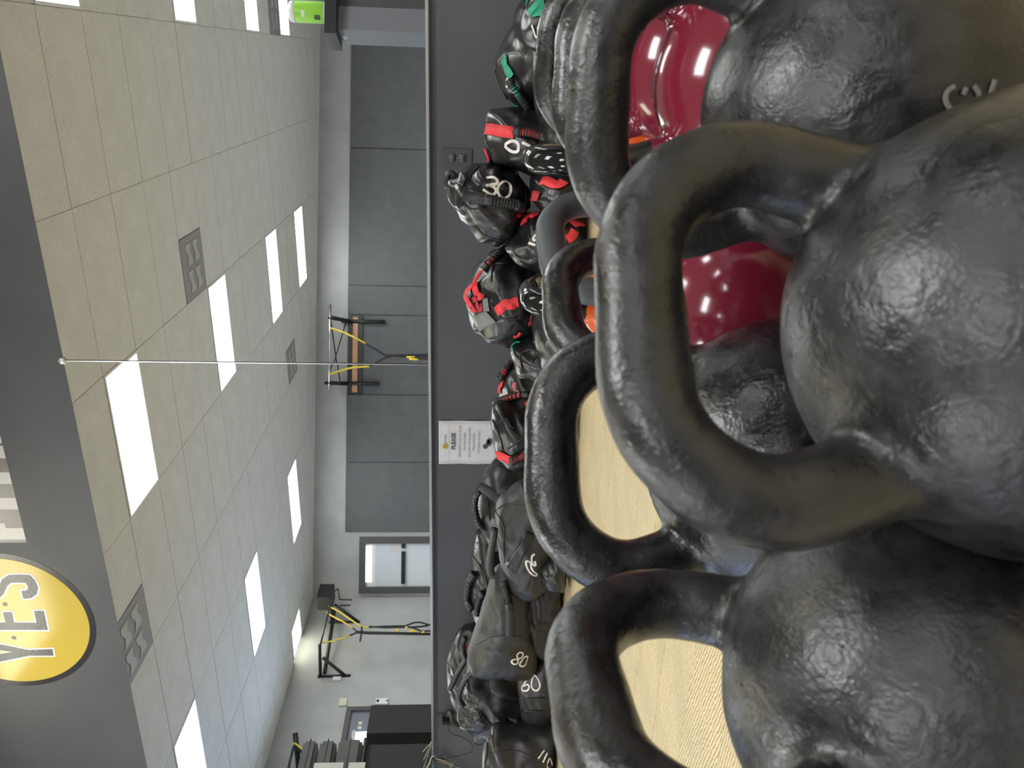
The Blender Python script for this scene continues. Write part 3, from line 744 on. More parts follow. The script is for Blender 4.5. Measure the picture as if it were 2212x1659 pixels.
def flap(bag, poly, mat, lift=.006, name='flap'):
    # quad patch, 4 corners in px, gridded on to the surface
    V = []; Fc = []; n = 6; a_, b_, c_, d_ = [np.array(p, float) for p in poly]
    hs = []
    for i in range(n+1):
        for j in range(n+1):
            u_, v_ = i/n, j/n; p = (a_*(1-u_)+b_*u_)*(1-v_)+(d_*(1-u_)+c_*u_)*v_; hs.append(hit(bag['bvh'], p[0], p[1], bag['Y']))
    for h in hs: V.append(h[0]+h[1]*lift)
    for i in range(n):
        for j in range(n): k = i*(n+1)+j; Fc.append((k, k+1, k+n+2, k+n+1))
    ob = mesh(name, V, Fc, mat, None); ob.modifiers.new('s', 'SOLIDIFY').thickness = .003
    ob.parent = bag['e']; ob.matrix_parent_inverse = bag['e'].matrix_world.inverted(); return ob
z1 = lambda p: Z(920, 0, 5.53, p)
z2 = lambda p: Z(920, 250, 5.53, p)
z3 = lambda p: Z(920, 500, 5.53, p)
z4 = lambda p: Z(920, 750, 5.53, p)
z5 = lambda p: Z(920, 980, 5.53, p)
z6 = lambda p: Z(920, 1200, 5.53, p)
z7 = lambda p: Z(920, 1400, 6.4, p)
# --- right end: green strapped bags
b = make_bag('black sand bag with green strap and green ribbed grip painted 2', [(1072,160),(1073,130),(1080,105),(1095,75),(1110,45),(1118,15),(1140,-10),(1180,-20),(1225,20),(1240,80),(1240,160),(1210,230),(1160,242),(1115,226),(1090,206),(1077,185)], 2.72, .26, 'vinyl', 1, .010)
strap(b, z1([(945,690),(960,760),(975,820),(1010,870),(1040,925)]), 'green'); grip(b, z1([(1040,930),(1090,1010),(1150,1100),(1220,1200),(1270,1270)]), 'green', ribs=10)
strap(b, z1([(1180,1240),(1215,1290),(1250,1340)]), 'green', .012); strap(b, z1([(1010,1220),(1070,1265),(1130,1265)]), 'green', .014)
paint(b['bvh'], [z1([(1010,925),(975,945),(965,985),(990,1020),(960,1035)]), z1([(1015,1085),(1060,1100),(1095,1080)])], .008, 'paint_white', b['e'], b['Y'])
piping(b, z1([(870,730),(930,670),(1010,640),(1100,630),(1150,670)]), .003, 'velcro'); piping(b, z1([(840,760),(840,900),(890,1040),(980,1180)]), .003)
b = make_bag('small grey sand bag with green patch behind the far right kettlebell handles', [(1127,60),(1130,30),(1140,8),(1155,-25),(1200,-40),(1250,0),(1250,60),(1225,110),(1180,120),(1148,104),(1132,84)], 2.30, .16, 'vinyl_grey', 2, .008)
strap(b, z1([(1300,60),(1345,100),(1360,190)]), 'green', .05); strap(b, z1([(1215,-10),(1235,10)]), 'green', .03)
paint(b['bvh'], [z1([(1270,300),(1295,370),(1310,420),(1330,450)]), z1([(1385,290),(1345,340),(1370,390),(1340,440)])], .008, 'paint_white', b['e'], b['Y'])
# --- 20
b = make_bag('black sand bag painted 20 with red strap and red ribbed grip', [(1043,300),(1048,268),(1057,238),(1085,235),(1125,232),(1175,235),(1235,260),(1262,310),(1262,360),(1220,390),(1150,376),(1110,362),(1080,353),(1055,345),(1046,325)], 2.62, .24, 'vinyl', 3, .010)
strap(b, z2([(728,160),(800,168),(900,185),(1010,200),(1060,208)]), 'red'); grip(b, z2([(1065,212),(1180,235),(1300,255),(1450,290)]), 'red', .013)
strap(b, z2([(1440,345),(1500,320),(1530,330)]), 'red', .02); strap(b, z2([(712,400),(740,460),(760,520),(735,570)]), 'red', .012)
paint(b['bvh'], [z2([(950,355),(1000,312),(1060,305),(1105,345),(1100,420),(1040,430),(985,400),(950,355)]), z2([(1150,320),(1215,350),(1275,385),(1220,405),(1180,440),(1195,480)])], .0085, 'paint_white', b['e'], b['Y'])
piping(b, z2([(745,80),(715,180),(712,270),(735,340),(770,400)]), .003)
# --- 30
b30 = b = make_bag('crumpled black sand bag painted 30 with plain black grip', [(968,400),(972,385),(990,375),(1012,362),(1045,354),(1080,356),(1110,372),(1130,395),(1142,430),(1143,465),(1137,495),(1120,514),(1095,521),(1065,519),(1035,506),(1010,482),(988,452),(972,425)], 2.60, .21, 'vinyl', 4, .018)
strap(b, z2([(450,960),(520,970),(600,985),(720,1000)]), 'webbing', .036); grip(b, z2([(730,1005),(850,1030),(980,1065),(1110,1110)]), 'rubber', .0145, ribs=8)
strap(b, z2([(1080,1190),(1160,1190)]), 'dark_red', .012); flap(b, z2([(370,820),(430,680),(500,740),(450,860)]), 'vinyl_grey')
hp = [onY(x, y, 2.58) for x, y in z2([(385,790),(330,700),(280,690),(255,760),(260,850),(330,880)])]
o = tube('carry_loop', catmull(hp, 5), .010, 'rubber', None, 8); o.parent = b['e']; o.matrix_parent_inverse = b['e'].matrix_world.inverted()
paint(b['bvh'], [z2([(722,745),(800,738),(852,775),(838,812),(785,825),(715,832)]), z2([(765,832),(820,860),(840,905),(810,943),(765,938),(710,905),(680,882)]), z2([(900,800),(960,788),(1005,830),(1013,890),(990,955),(940,990),(890,970),(857,910),(864,850),(900,800)])], .0092, 'paint_white', b['e'], b['Y'])
piping(b, z2([(640,600),(560,680),(490,800),(450,950),(420,1080)])); piping(b, z2([(1060,680),(1150,780),(1190,900),(1200,1080)])); piping(b, z2([(580,1310),(700,1430),(850,1480),(960,1490)]), .0025)
# --- low red ones
b = make_bag('low black sand bag with crossed red strap under the bag painted 30', [(1148,400),(1158,376),(1185,366),(1235,372),(1275,400),(1290,440),(1260,468),(1205,468),(1168,452),(1150,425)], 2.42, .15, 'vinyl', 5)
strap(b, z2([(1380,790),(1450,790),(1530,830),(1600,830),(1650,795)]), 'red', .030); strap(b, z2([(1285,960),(1320,965),(1360,970)]), 'dark_red', .03)
b = make_bag('black sand bag with red loops wedged left below the bag painted 30', [(1096,545),(1100,520),(1118,502),(1130,480),(1165,462),(1230,462),(1285,490),(1290,545),(1240,585),(1180,580),(1130,572)], 2.40, .15, 'vinyl', 6, .013)
strap(b, z2([(1180,1300),(1210,1210),(1260,1200),(1320,1210)]), 'red', .028); strap(b, z2([(1740,1310),(1800,1290),(1870,1290)]), 'red', .028); strap(b, z2([(1680,1490),(1740,1450),(1770,1380)]), 'red', .028)
paint(b['bvh'], [z2([(1320,1420),(1285,1470),(1310,1500)]), z2([(1230,1520),(1310,1550)])], .008, 'paint_white', b['e'], b['Y'])
# --- crimson strapped
b = make_bag('plump black sand bag with crimson straps and grey flap', [(1010,640),(1014,612),(1028,588),(1044,568),(1062,552),(1088,546),(1118,546),(1150,560),(1182,600),(1190,660),(1170,706),(1132,723),(1088,731),(1052,723),(1027,700),(1014,672)], 2.58, .23, 'vinyl', 7, .016)
grip(b, z3([(1000,210),(900,270),(800,360),(700,470)]), 'red', .012, .008, 8); strap(b, z3([(1110,260),(1090,210),(1040,195)]), 'red', .02)
strap(b, z3([(690,490),(640,560),(600,640),(540,700),(500,750),(515,810),(560,880),(590,940)]), 'red', .02, .01); strap(b, z3([(600,640),(610,700),(640,760),(690,815)]), 'red', .024, .008); strap(b, z3([(590,790),(620,860),(650,920),(690,890)]), 'dark_red', .024, .006)
strap(b, z3([(850,960),(900,915),(960,868),(1020,880),(1060,850),(1100,840)]), 'red', .032); strap(b, z3([(1245,1120),(1260,1070),(1285,1010)]), 'dark_red', .03); strap(b, z3([(1040,1250),(1090,1240),(1130,1200)]), 'red', .012)
flap(b, z3([(560,1010),(720,950),(850,1080),(650,1190)]), 'velcro', .006); flap(b, z3([(680,800),(745,790),(770,950),(700,960)]), 'velcro', .005)
piping(b, z3([(1060,290),(980,370),(820,400),(790,500),(785,600)]), .003); piping(b, z3([(770,850),(860,1000),(950,1050),(1100,1040)]), .003)
# --- lower green
b = make_bag('crumpled black sand bag with green trim beside the crimson strapped one', [(1106,745),(1118,730),(1150,716),(1205,716),(1240,750),(1245,800),(1215,838),(1178,832),(1143,812),(1118,792),(1108,768)], 2.42, .16, 'vinyl', 8, .017)
strap(b, z3([(1045,1280),(1060,1320),(1130,1335)]), 'green', .012); strap(b, z3([(1050,1420),(1040,1370),(1090,1330)]), 'green', .012); strap(b, z4([(1380,360),(1400,410),(1410,460)]), 'green', .014); strap(b, z3([(1300,1330),(1330,1360)]), 'green', .02)
piping(b, z4([(1280,20),(1160,60),(1130,130),(1150,250)]), .003); piping(b, z4([(1330,110),(1280,150),(1270,190)]), .004)
# --- red logo bag
b = make_bag('black sand bag with red and white logo and two red ribbed grips', [(1080,855),(1084,828),(1100,802),(1130,787),(1172,800),(1215,832),(1235,872),(1205,902),(1150,908),(1105,893),(1084,876)], 2.62, .15, 'vinyl_grey', 9, .012)
grip(b, z4([(1075,160),(1020,240),(970,320),(915,400)]), 'red', .013, .012, 9); strap(b, z4([(935,430),(895,480),(885,550)]), 'red', .024)
L_ = [z4([(1075,445),(1050,440),(1042,465),(1065,480),(1072,462)]), z4([(1070,490),(1060,505),(1085,508)]), z4([(1085,515),(1070,528)]), z4([(1085,530),(1100,545),(1075,550)]), z4([(1105,560),(1085,575),(1115,580)])]
paint(b['bvh'], L_, .010, 'paint_white', b['e'], b['Y'], 'logo_outline', .0010); paint(b['bvh'], L_, .0058, 'red', b['e'], b['Y'], 'logo_script', .0020)
grip(b, z4([(1250,575),(1160,575),(1060,600),(950,645),(870,690)]), 'red', .0125, .02, 9); strap(b, z4([(870,665),(830,700),(800,760)]), 'red', .024, .016); strap(b, z4([(1285,560),(1300,600),(1250,650),(1200,685)]), 'red', .018, .01)
b = make_bag('black sand bag under the paper notice with red patch at its left end', [(1062,905),(1066,882),(1084,872),(1125,880),(1180,890),(1220,915),(1222,965),(1190,1008),(1145,1002),(1108,1000),(1082,990),(1068,962),(1063,932)], 2.46, .14, 'vinyl', 10, .012)
strap(b, z4([(860,1290),(910,1295),(980,1330),(1060,1365)]), 'red', .030); grip(b, z4([(1030,1350),(1090,1320),(1150,1280),(1230,1220)]), 'red', .013, .016, 7)
piping(b, z4([(800,870),(850,990),(900,1120),(915,1220)]), .004, 'vinyl_grey'); piping(b, z4([(850,910),(960,860),(1010,940),(1060,970)])); piping(b, z4([(980,1220),(1100,1130),(1220,1060)]), .003)
# --- middle dark ones
b = make_bag('dark sand bag left of the notice with black ribbed carry grip on top', [(1026,1090),(1032,1062),(1047,1036),(1066,1014),(1095,1003),(1140,1012),(1200,1025),(1225,1060),(1215,1120),(1160,1165),(1100,1170),(1055,1160),(1038,1130),(1030,1108)], 2.74, .20, 'vinyl_grey', 11, .010)
strap(b, z5([(650,400),(740,450),(830,520),(930,590)]), 'webbing', .036); 
hp = [onY(x, y, 2.60) for x, y in z5([(640,460),(600,520),(585,600),(595,700),(620,800),(660,870),(740,910)])]
o = tube('carry_loop', catmull(hp, 5), .011, 'rubber', None, 8); o.parent = b['e']; o.matrix_parent_inverse = b['e'].matrix_world.inverted()
V2 = []; F2 = []
cp = catmull(hp, 5)
for q in range(6, 26, 2):
    v, f_ = tube_geo([cp[q], (cp[q]+cp[q+1])/2], .0135, 8); oo = len(V2); V2 += v; F2 += [tuple(k+oo for k in ff) for ff in f_]
o = mesh('grip_ribs', V2, F2, 'rubber', None); o.parent = b['e']; o.matrix_parent_inverse = b['e'].matrix_world.inverted()
piping(b, z5([(640,480),(720,520),(750,640),(760,800)]), .003, 'vinyl_grey')
b = make_bag('flopped dark sand bag painted with a white zero, long flap pocket', [(1070,1112),(1082,1090),(1106,1070),(1140,1050),(1185,1052),(1205,1100),(1205,1170),(1190,1232),(1166,1264),(1146,1277),(1120,1274),(1098,1259),(1087,1236),(1077,1190),(1071,1142)], 2.34, .17, 'canvas', 12, .010)
paint(b['bvh'], [z5([(1205,1278),(1198,1320),(1222,1388),(1270,1440),(1315,1458),(1322,1438),(1290,1408),(1262,1368),(1250,1300),(1205,1278)]), z5([(1300,1200),(1268,1222),(1262,1280),(1285,1328),(1310,1328),(1300,1280)])], .006, 'paint_white', b['e'], b['Y'])
flap(b, z5([(965,1320),(1210,920),(1290,960),(1070,1440)]), 'vinyl', .006); piping(b, z5([(830,700),(900,800),(935,900),(930,1100),(940,1300)]), .003, 'vinyl_grey'); piping(b, z5([(820,690),(950,600),(1080,600),(1200,600)]), .002)
hp = [onY(x, y, 2.22) for x, y in z5([(820,900),(800,1050),(775,1200),(770,1350),(790,1450),(830,1460)])]
o = tube('carry_loop', catmull(hp, 5), .013, 'rubber', None, 10); o.parent = b['e']; o.matrix_parent_inverse = b['e'].matrix_world.inverted()
b = make_bag('dark sand bag against the wall with two small ribbed grips, snap buttons', [(1014,1240),(1019,1200),(1029,1158),(1045,1147),(1075,1150),(1110,1200),(1112,1300),(1080,1345),(1048,1342),(1028,1330),(1015,1290)], 2.84, .20, 'vinyl_grey', 13, .010)
grip(b, z6([(605,210),(560,310),(535,420),(530,540),(580,640)]), 'rubber', .0135, .012, 9); grip(b, z6([(705,420),(670,500),(650,590),(640,680)]), 'rubber', .0115, .016, 7)
paint(b['bvh'], [z6([(655,70),(668,78)]), z5([(603,1055),(610,1070)])], .010, 'velcro', b['e'], b['Y'], 'snap_button'); piping(b, z6([(560,10),(620,90),(700,220),(740,400)]), .004)
# --- 80
b = make_bag('long brownish canvas sand bag painted 80, tapering to the right', [(1009,1425),(1016,1395),(1030,1360),(1044,1315),(1056,1270),(1070,1232),(1100,1218),(1130,1235),(1142,1270),(1145,1320),(1157,1370),(1160,1410),(1151,1449),(1100,1452),(1050,1449),(1022,1447),(1010,1440)], 2.32, .13, 'canvas', 14, .008)
paint(b['bvh'], [z6([(1085,1195),(1110,1160),(1145,1158),(1158,1185),(1140,1215),(1105,1228),(1085,1195)]), z6([(1095,1238),(1060,1238),(1022,1258),(1035,1285),(1060,1296),(1092,1285),(1098,1255),(1095,1238)]), z6([(1145,1250),(1180,1208),(1212,1208),(1200,1260),(1180,1308),(1146,1322),(1118,1300),(1145,1250)])], .0060, 'paint_white', b['e'], b['Y'])
grip(b, z6([(940,320),(960,400),(985,500),(1000,620)]), 'rubber', .0125, .014, 9); strap(b, z6([(1000,640),(1000,800),(1000,960)]), 'webbing', .032); piping(b, z6([(600,1060),(750,985),(900,965),(1100,970),(1200,1020)]), .0025)
b = make_bag('folded dark canvas sand bag low behind the kettlebells, right of the 80 one', [(1098,1310),(1105,1278),(1140,1262),(1180,1244),(1218,1250),(1224,1300),(1222,1350),(1210,1392),(1178,1415),(1142,1400),(1112,1352)], 2.34, .08, 'canvas', 15, .014)
for q in range(4): piping(b, z6([(1220+q*60,470),(1250+q*60,620),(1280+q*50,800)]), .003, 'canvas')
flap(b, z6([(1010,545),(1090,470),(1300,860),(1260,910)]), 'vinyl', .008)
b = make_bag('small dark sand bag with bluish corner low under a kettlebell handle', [(1158,1215),(1170,1190),(1200,1180),(1240,1190),(1245,1240),(1218,1258),(1192,1251),(1165,1245)], 2.24, .10, 'vinyl', 16, .012)
b = make_bag('dark sand bag lying on the floor with white paint marks and red thread', [(1160,900),(1172,845),(1200,815),(1245,830),(1259,900),(1260,1000),(1259,1090),(1244,1130),(1195,1140),(1168,1090),(1158,980)], 2.32, .12, 'vinyl', 17, .008)
paint(b['bvh'], [z5([(1765,130),(1798,150),(1782,190),(1808,200),(1765,232)]), z5([(1812,335),(1835,365)]), z5([(1780,460),(1830,460)])], .006, 'paint_white', b['e'], b['Y']); strap(b, z5([(1780,645),(1835,610)]), 'red', .006)
b = make_bag('dark sand bag lying on the floor behind the orange kettlebell', [(1150,620),(1180,572),(1225,562),(1254,600),(1258,700),(1258,790),(1235,828),(1180,822),(1152,720)], 2.30, .13, 'vinyl', 18, .010)
b = make_bag('dark sand bag on the floor behind the right kettlebells', [(1160,60),(1200,20),(1245,40),(1262,120),(1262,240),(1240,330),(1190,340),(1160,250),(1150,150)], 2.40, .13, 'vinyl', 24, .010)
# --- left end
b = make_bag('dark sand bag leaning high on the wall with long rubber carry tubes', [(966,1455),(969,1420),(981,1386),(996,1368),(1028,1360),(1064,1380),(1075,1450),(1055,1522),(1022,1537),(992,1526),(973,1500)], 2.88, .15, 'vinyl_grey', 19, .012)
for seq in ([(470,980),(440,1060),(450,1160),(480,1240)], [(480,1240),(430,1320),(360,1440),(290,1600)]):
    hp = [onY(x, y, 2.62) for x, y in z6(seq)]; o = tube('carry_loop', catmull(hp, 6), .0125, 'rubber', None, 10); o.parent = b['e']; o.matrix_parent_inverse = b['e'].matrix_world.inverted()
strap(b, z6([(520,1180),(525,1120),(545,1060)]), 'dark_red', .02); piping(b, z6([(250,1280),(330,1370),(400,1400)]), .003)
b = make_bag('wrinkled grey vinyl sand bag left of the 80 one with square flap', [(990,1535),(1002,1488),(1012,1456),(1040,1448),(1100,1448),(1135,1470),(1185,1500),(1198,1560),(1172,1576),(1120,1581),(1070,1587),(1032,1575),(1004,1558)], 2.55, .14, 'vinyl_grey', 20, .020)
hp = [onY(x, y, 2.36) for x, y in z6([(560,1390),(480,1470),(420,1580),(395,1700),(440,1790)])]; o = tube('carry_loop', catmull(hp, 6), .012, 'rubber', None, 10); o.parent = b['e']; o.matrix_parent_inverse = b['e'].matrix_world.inverted()
flap(b, z7([(905,340),(1310,410),(1275,760),(910,650)]), 'canvas', .020); flap(b, z7([(520,930),(700,820),(780,960),(650,1050)]), 'vinyl_grey', .003); piping(b, z7([(590,390),(580,560),(640,640)]), .003); piping(b, z7([(830,590),(720,750),(760,900),(900,1060)]), .003)
b = make_bag('dark canvas sand bag painted 60 in front of the wrinkled grey one', [(1120,1462),(1146,1432),(1158,1412),(1185,1398),(1235,1400),(1265,1450),(1265,1560),(1215,1585),(1172,1572),(1132,1560),(1122,1510)], 2.36, .10, 'canvas', 21, .009)
paint(b['bvh'], [z6([(1235,1455),(1185,1520),(1150,1580),(1165,1615),(1215,1610),(1235,1570),(1215,1540),(1168,1560)]), z6([(1300,1432),(1343,1480),(1363,1550),(1340,1603),(1300,1608),(1267,1570),(1267,1500),(1300,1432)])], .0062, 'paint_white', b['e'], b['Y'])
piping(b, z7([(1290,690),(1450,700),(1650,690)]), .004, 'vinyl'); piping(b, z7([(1200,850),(1400,870),(1640,880)]), .005, 'vinyl')
b = make_bag('dark sand bag painted 110 at the left edge of the heap', [(1046,1625),(1060,1592),(1078,1583),(1122,1582),(1195,1576),(1240,1600),(1250,1700),(1190,1745),(1105,1742),(1062,1705),(1045,1660)], 2.24, .13, 'vinyl_grey', 22, .014)
paint(b['bvh'], [z7([(1640,1415),(1595,1470),(1550,1530)]), z7([(1680,1450),(1650,1510),(1620,1580)]), z7([(1745,1620),(1715,1525),(1690,1560),(1670,1630),(1700,1670)])], .0062, 'paint_white', b['e'], b['Y'])
piping(b, z7([(920,1440),(1100,1420),(1300,1430),(1500,1530)]), .003); piping(b, z7([(810,1160),(850,1370),(820,1600)]), .004, 'vinyl_grey')
b = make_bag('dark sand bag on the floor between the 60 and 110 ones', [(1150,1560),(1200,1550),(1250,1560),(1275,1620),(1270,1720),(1220,1740),(1170,1700),(1150,1620)], 2.46, .12, 'vinyl', 23, .010)
# ------------------------------------------------------------------ things seen in the mirror (real ones, behind and beside the camera)
def wallA(s, z, off=0.0):  # s metres along rear wall from the left corner
    p = a + dn*s + nn*off; return np.array([p[0], p[1], z])
def sA(x, y): p = mA(x, y); return float((p[:2]-a)@dn), float(p[2])
def boxA(name, s0, s1, z0, z1, o0, o1, mat, parent=None, bev=0.0):
    c = wallA((s0+s1)/2, (z0+z1)/2, (o0+o1)/2)
    bm = bmesh.new(); add_box(bm, (0,0,0), (s1-s0, o1-o0, z1-z0), 0, bev); o = bm_obj(name, bm, mat, parent); o.rotation_euler = (0,0,ang); o.location = c if parent is None else (Vector(c)-parent.location); return o
# wall pads
edges = [sA(900,1145)[0], sA(900,995)[0], sA(900,850)[0]]
names = ['dark grey wall pad next to the doorway, seen in the mirror', 'dark grey wall pad right of the one next to the doorway']
for k in range(2):
    s0, s1 = edges[k], edges[k+1]; tag(boxA('wall_pad', s0+.004, s1-.004, .05, 2.42, .002, .052, 'mat_dark', None, .008), names[k], 'wall pad', 'dark wall pads')
s_r0, s_r1 = sA(760,850)[0], sA(757,680)[0]
tag(boxA('wall_pad', s_r0+.004, s_r1-.004, .05, 2.42, .002, .028, 'mat_dark', None, .008), 'recessed dark wall pad behind the wooden beam', 'wall pad', 'dark wall pads')
s_c = [s_r1, sA(757,617)[0], sA(757,617)[0]+2.45, sA(757,617)[0]+4.9, sA(757,617)[0]+6.2]
for k, lb in enumerate(['dark grey wall pad right of the wooden beam', 'wide dark grey wall pad in the middle of the rear wall', 'wide dark grey wall pad toward the grey column', 'dark grey wall pad behind the grey column']):
    tag(boxA('wall_pad', s_c[k]+.004, s_c[k+1]-.004, .05, 2.42, .002, .052, 'mat_dark', None, .008), lb, 'wall pad', 'dark wall pads')
bmw = thing('wall_beam', wallA(s_r0, 2.3, .03), 'orange brown wooden beam between black rails on the rear wall', 'beam')
z_w = sA(768,760)[1]
boxA('wood_plank', s_r0+.05, s_r1-.05, z_w-.045, z_w+.045, .03, .07, 'wood', bmw)
boxA('rail', s_r0+.02, s_r1-.02, z_w+.05, z_w+.12, .03, .06, 'rig', bmw); boxA('rail', s_r0+.02, s_r1-.02, z_w-.13, z_w-.05, .03, .06, 'rig', bmw)
# pull-up rig on rear wall
rg = thing('pull_up_rig', wallA(s_r0+1, 1.8, 0), 'wall mounted pull-up rig with steel bar and crossed cables', 'rig')
OFF = .75
def pA(x, y, off): return mA(x, y, off)
def tw(name, pts, r, mat, parent, seg=8): return keep(tube(name, pts, r, mat, None, seg), parent)
b0, b1 = pA(713,658,OFF), pA(706,838,OFF)
b1[2] = b0[2]
tw('pull_up_bar', [b0, b1], .022, 'steel', rg, 12)
for (x0_, y0_, x1_, y1_, xb_, yb_) in ((716,686,756,694,832,696), (708,824,750,825,820,826)):
    f0 = pA(x0_, y0_, OFF); f1 = pA(x1_, y1_, .08); f2 = pA(xb_, yb_, .06)
    tw('arm', [f0, f1], .035, 'rig', rg, 4); tw('upright', [[f1[0], f1[1], f1[2]+.15], [f1[0], f1[1], f2[2]]], .035, 'rig', rg, 4)
    tw('brace_plate', [f0+np.array([0,0,.05]), f0-np.array([0,0,.05])], .03, 'rig', rg, 4)
c1, c2 = pA(715,695,OFF), pA(735,825,.2); c3, c4 = pA(747,697,.2), pA(708,815,OFF)
tw('cross_cable', [c1, c2], .010, 'rig', rg, 6); tw('cross_cable', [c3, c4], .010, 'rig', rg, 6)
def r6(x, y): return (560+x/5.53, 600+y/5.53)
def r7_(x, y): return (560+x/5.53, 1100+y/5.53)
def r8_(x, y): return (560+x/5.53, 1359+y/5.53)
def strapset(name, label, P_, yellows, blacks, grips_, rY=.013, rB=.014, clips=()):
    t = thing(name, P_(*yellows[0][0]), label, 'suspension trainer')
    for s in yellows: tw('yellow_strap', [P_(*q) for q in s], rY, 'yellow', t, 6)
    for s in blacks: tw('black_strap', [P_(*q) for q in s], rB, 'black_matte', t, 6)
    for s in grips_: tw('grip', [P_(*q) for q in s], .022, 'yellow', t, 8)
    return t
PA = lambda x, y: pA(*r6(x, y), OFF)
strapset('suspension_trainer', 'yellow and black suspension straps hanging from the pull-up bar', PA,
    [[(848,600),(1000,650),(1130,710),(1270,785)], [(808,1150),(900,1115),(1060,1065),(1150,1050),(1320,1040)]],
    [[(1270,785),(1340,830),(1400,860),(1500,925),(1700,930),(1900,930),(2200,950)], [(1320,1040),(1400,1010),(1500,955),(1640,925),(1800,925),(2020,920),(2200,960)], [(1500,925),(1700,940),(1900,960),(2200,990)]],
    [[(1760,945),(1860,945)], [(1790,968),(1900,975)]], .018, .018)
# doorway in the rear wall
sd0, zd1 = sA(777,1277); sd1 = sA(777,1156)[0]; zd1 = sA(777,1200)[1]
bm = bmesh.new()
fw = .11
dr = bpy.data.objects.new('door_1', None); COL.objects.link(dr); dr.location = wallA((sd0+sd1)/2, 0, 0); tag(dr, kind='structure')
boxA('frame', sd0, sd0+fw, 0, zd1, .001, .08, 'door_frame', dr); boxA('frame', sd1-fw, sd1, 0, zd1, .001, .08, 'door_frame', dr); boxA('frame', sd0+fw, sd1-fw, zd1-fw, zd1, .001, .08, 'door_frame', dr)
# beyond the door opening a bright room: shown as a shallow lit alcove built on the wall face
boxA('back_panel', sd0+fw, sd1-fw, 0, zd1-fw-.17, .002, .012, 'hall_wall', dr)
boxA('ceiling_panel', sd0+fw, sd1-fw, zd1-fw-.17, zd1-fw, .002, .016, 'white', dr)
boxA('lamp', sd0+fw+.08, sd0+fw+.72, zd1-fw-.10, zd1-fw-.005, .017, .022, 'hall_lamp', dr)
for (s0, s1) in ((sd0+fw+.05, sd0+fw+.62), (sd0+fw+.68, sd1-fw)):
    boxA('rack_bar', s0, s1, sA(870,1200)[1]+.02, sA(878,1200)[1]+.02, .013, .05, 'black', dr)
boxA('notice_sheet', sd1-fw-.17, sd1-fw-.01, sA(865,1170)[1], sA(843,1170)[1], .013, .016, 'paper', dr)
# rig on left wall
rg2 = thing('wall_rig', mB(700,1400,.0), 'black triangular wall bracket rig beside the doorway', 'rig')
PB = lambda x, y, o=.0: mB(*r8_(x, y), o)
def barseg(p, q, r, nm='bar', mat='rig'): tw(nm, [p, q], r, mat, rg2, 4)
PBo = lambda x, y: mB(*r8_(x, y), .55)
barseg(PB(700,548), PB(1090,535), .03, 'wall_plate'); barseg(PB(730,545), PBo(722,165), .026, 'arm'); barseg(PB(1030,540), mB(*r8_(760,320), .33), .030, 'diagonal')
P7 = lambda x, y, o=.0: mB(*r7_(x, y), o)
barseg(P7(840,1333), P7(1205,1330), .03, 'wall_plate'); barseg(P7(870,1333), P7(860,1000,.55), .026, 'arm'); barseg(P7(1180,1325), P7(900,1120,.36), .030, 'diagonal')
barseg(mB(*r7_(880,1010), .55), PBo(730,165), .014, 'cross_bar'); barseg(P7(900,1180,.1), PB(780,510,.05), .03, 'rear_bar')
t = thing('speaker', P7(800,1030,.5), 'black speaker box mounted high beside the wall rig', 'speaker'); 
q0, q1 = P7(745,1090,.5), P7(850,970,.5)
keep(box('cabinet', (q0+q1)/2, (.28, .34, .24), 'black_matte', None, bev=.01), t); tw('bracket', [P7(850,1000,.5), P7(940,930,.25), P7(960,1060,.3), P7(1110,1065,.3)], .012, 'rig', t, 6); tw('prong', [P7(960,1130,.3), P7(1090,1130,.3)], .012, 'rig', t, 6)
P7b = lambda x, y: mB(*r7_(x, y), .5)
strapset('suspension_trainer', 'pair of yellow and black suspension straps hanging from the bracket rig', P7b,
    [[(835,1140),(950,1200),(1080,1290),(1220,1385),(1310,1390)], [(812,1215),(880,1260),(980,1310),(1120,1400)], [(740,1575),(850,1560),(960,1530),(1080,1490)]],
    [[(1310,1390),(1500,1378),(1740,1375),(1850,1335),(1920,1330),(2020,1360),(2250,1390)], [(1120,1400),(1160,1440),(1300,1450),(1600,1455),(2200,1470)], [(1080,1490),(1160,1455),(1300,1465),(1600,1470),(2200,1480)], [(1310,1380),(1500,1395),(1740,1390),(1900,1385),(2020,1370)], [(1225,1385),(1222,1460),(1205,1555)], [(1750,1380),(1850,1400),(1940,1440),(2200,1420)]],
    [[(1640,1430),(1665,1420)], [(1745,1400),(1770,1390)], [(1790,1440),(1880,1440)], [(1940,1460),(1975,1450)]], .013, .014)
# further rig, partly out of view
rg3 = thing('wall_rig', mB(650,1600,.0), 'second black wall bracket with yellow strap nearer the office door', 'rig')
for p_, q_, r_ in ((PB(430,1215,.3), PB(470,1640,.0), .035), (PB(440,1400,.25), PB(660,1510,.0), .035), (PB(410,1380,.3), PB(350,1640,.3), .018)): tw('bar', [p_, q_], r_, 'rig', rg3, 4)
tw('yellow_strap', [PB(410,1340,.3), PB(440,1350,.3), PB(520,1420,.28), PB(590,1510,.28)], .012, 'yellow', rg3, 6)
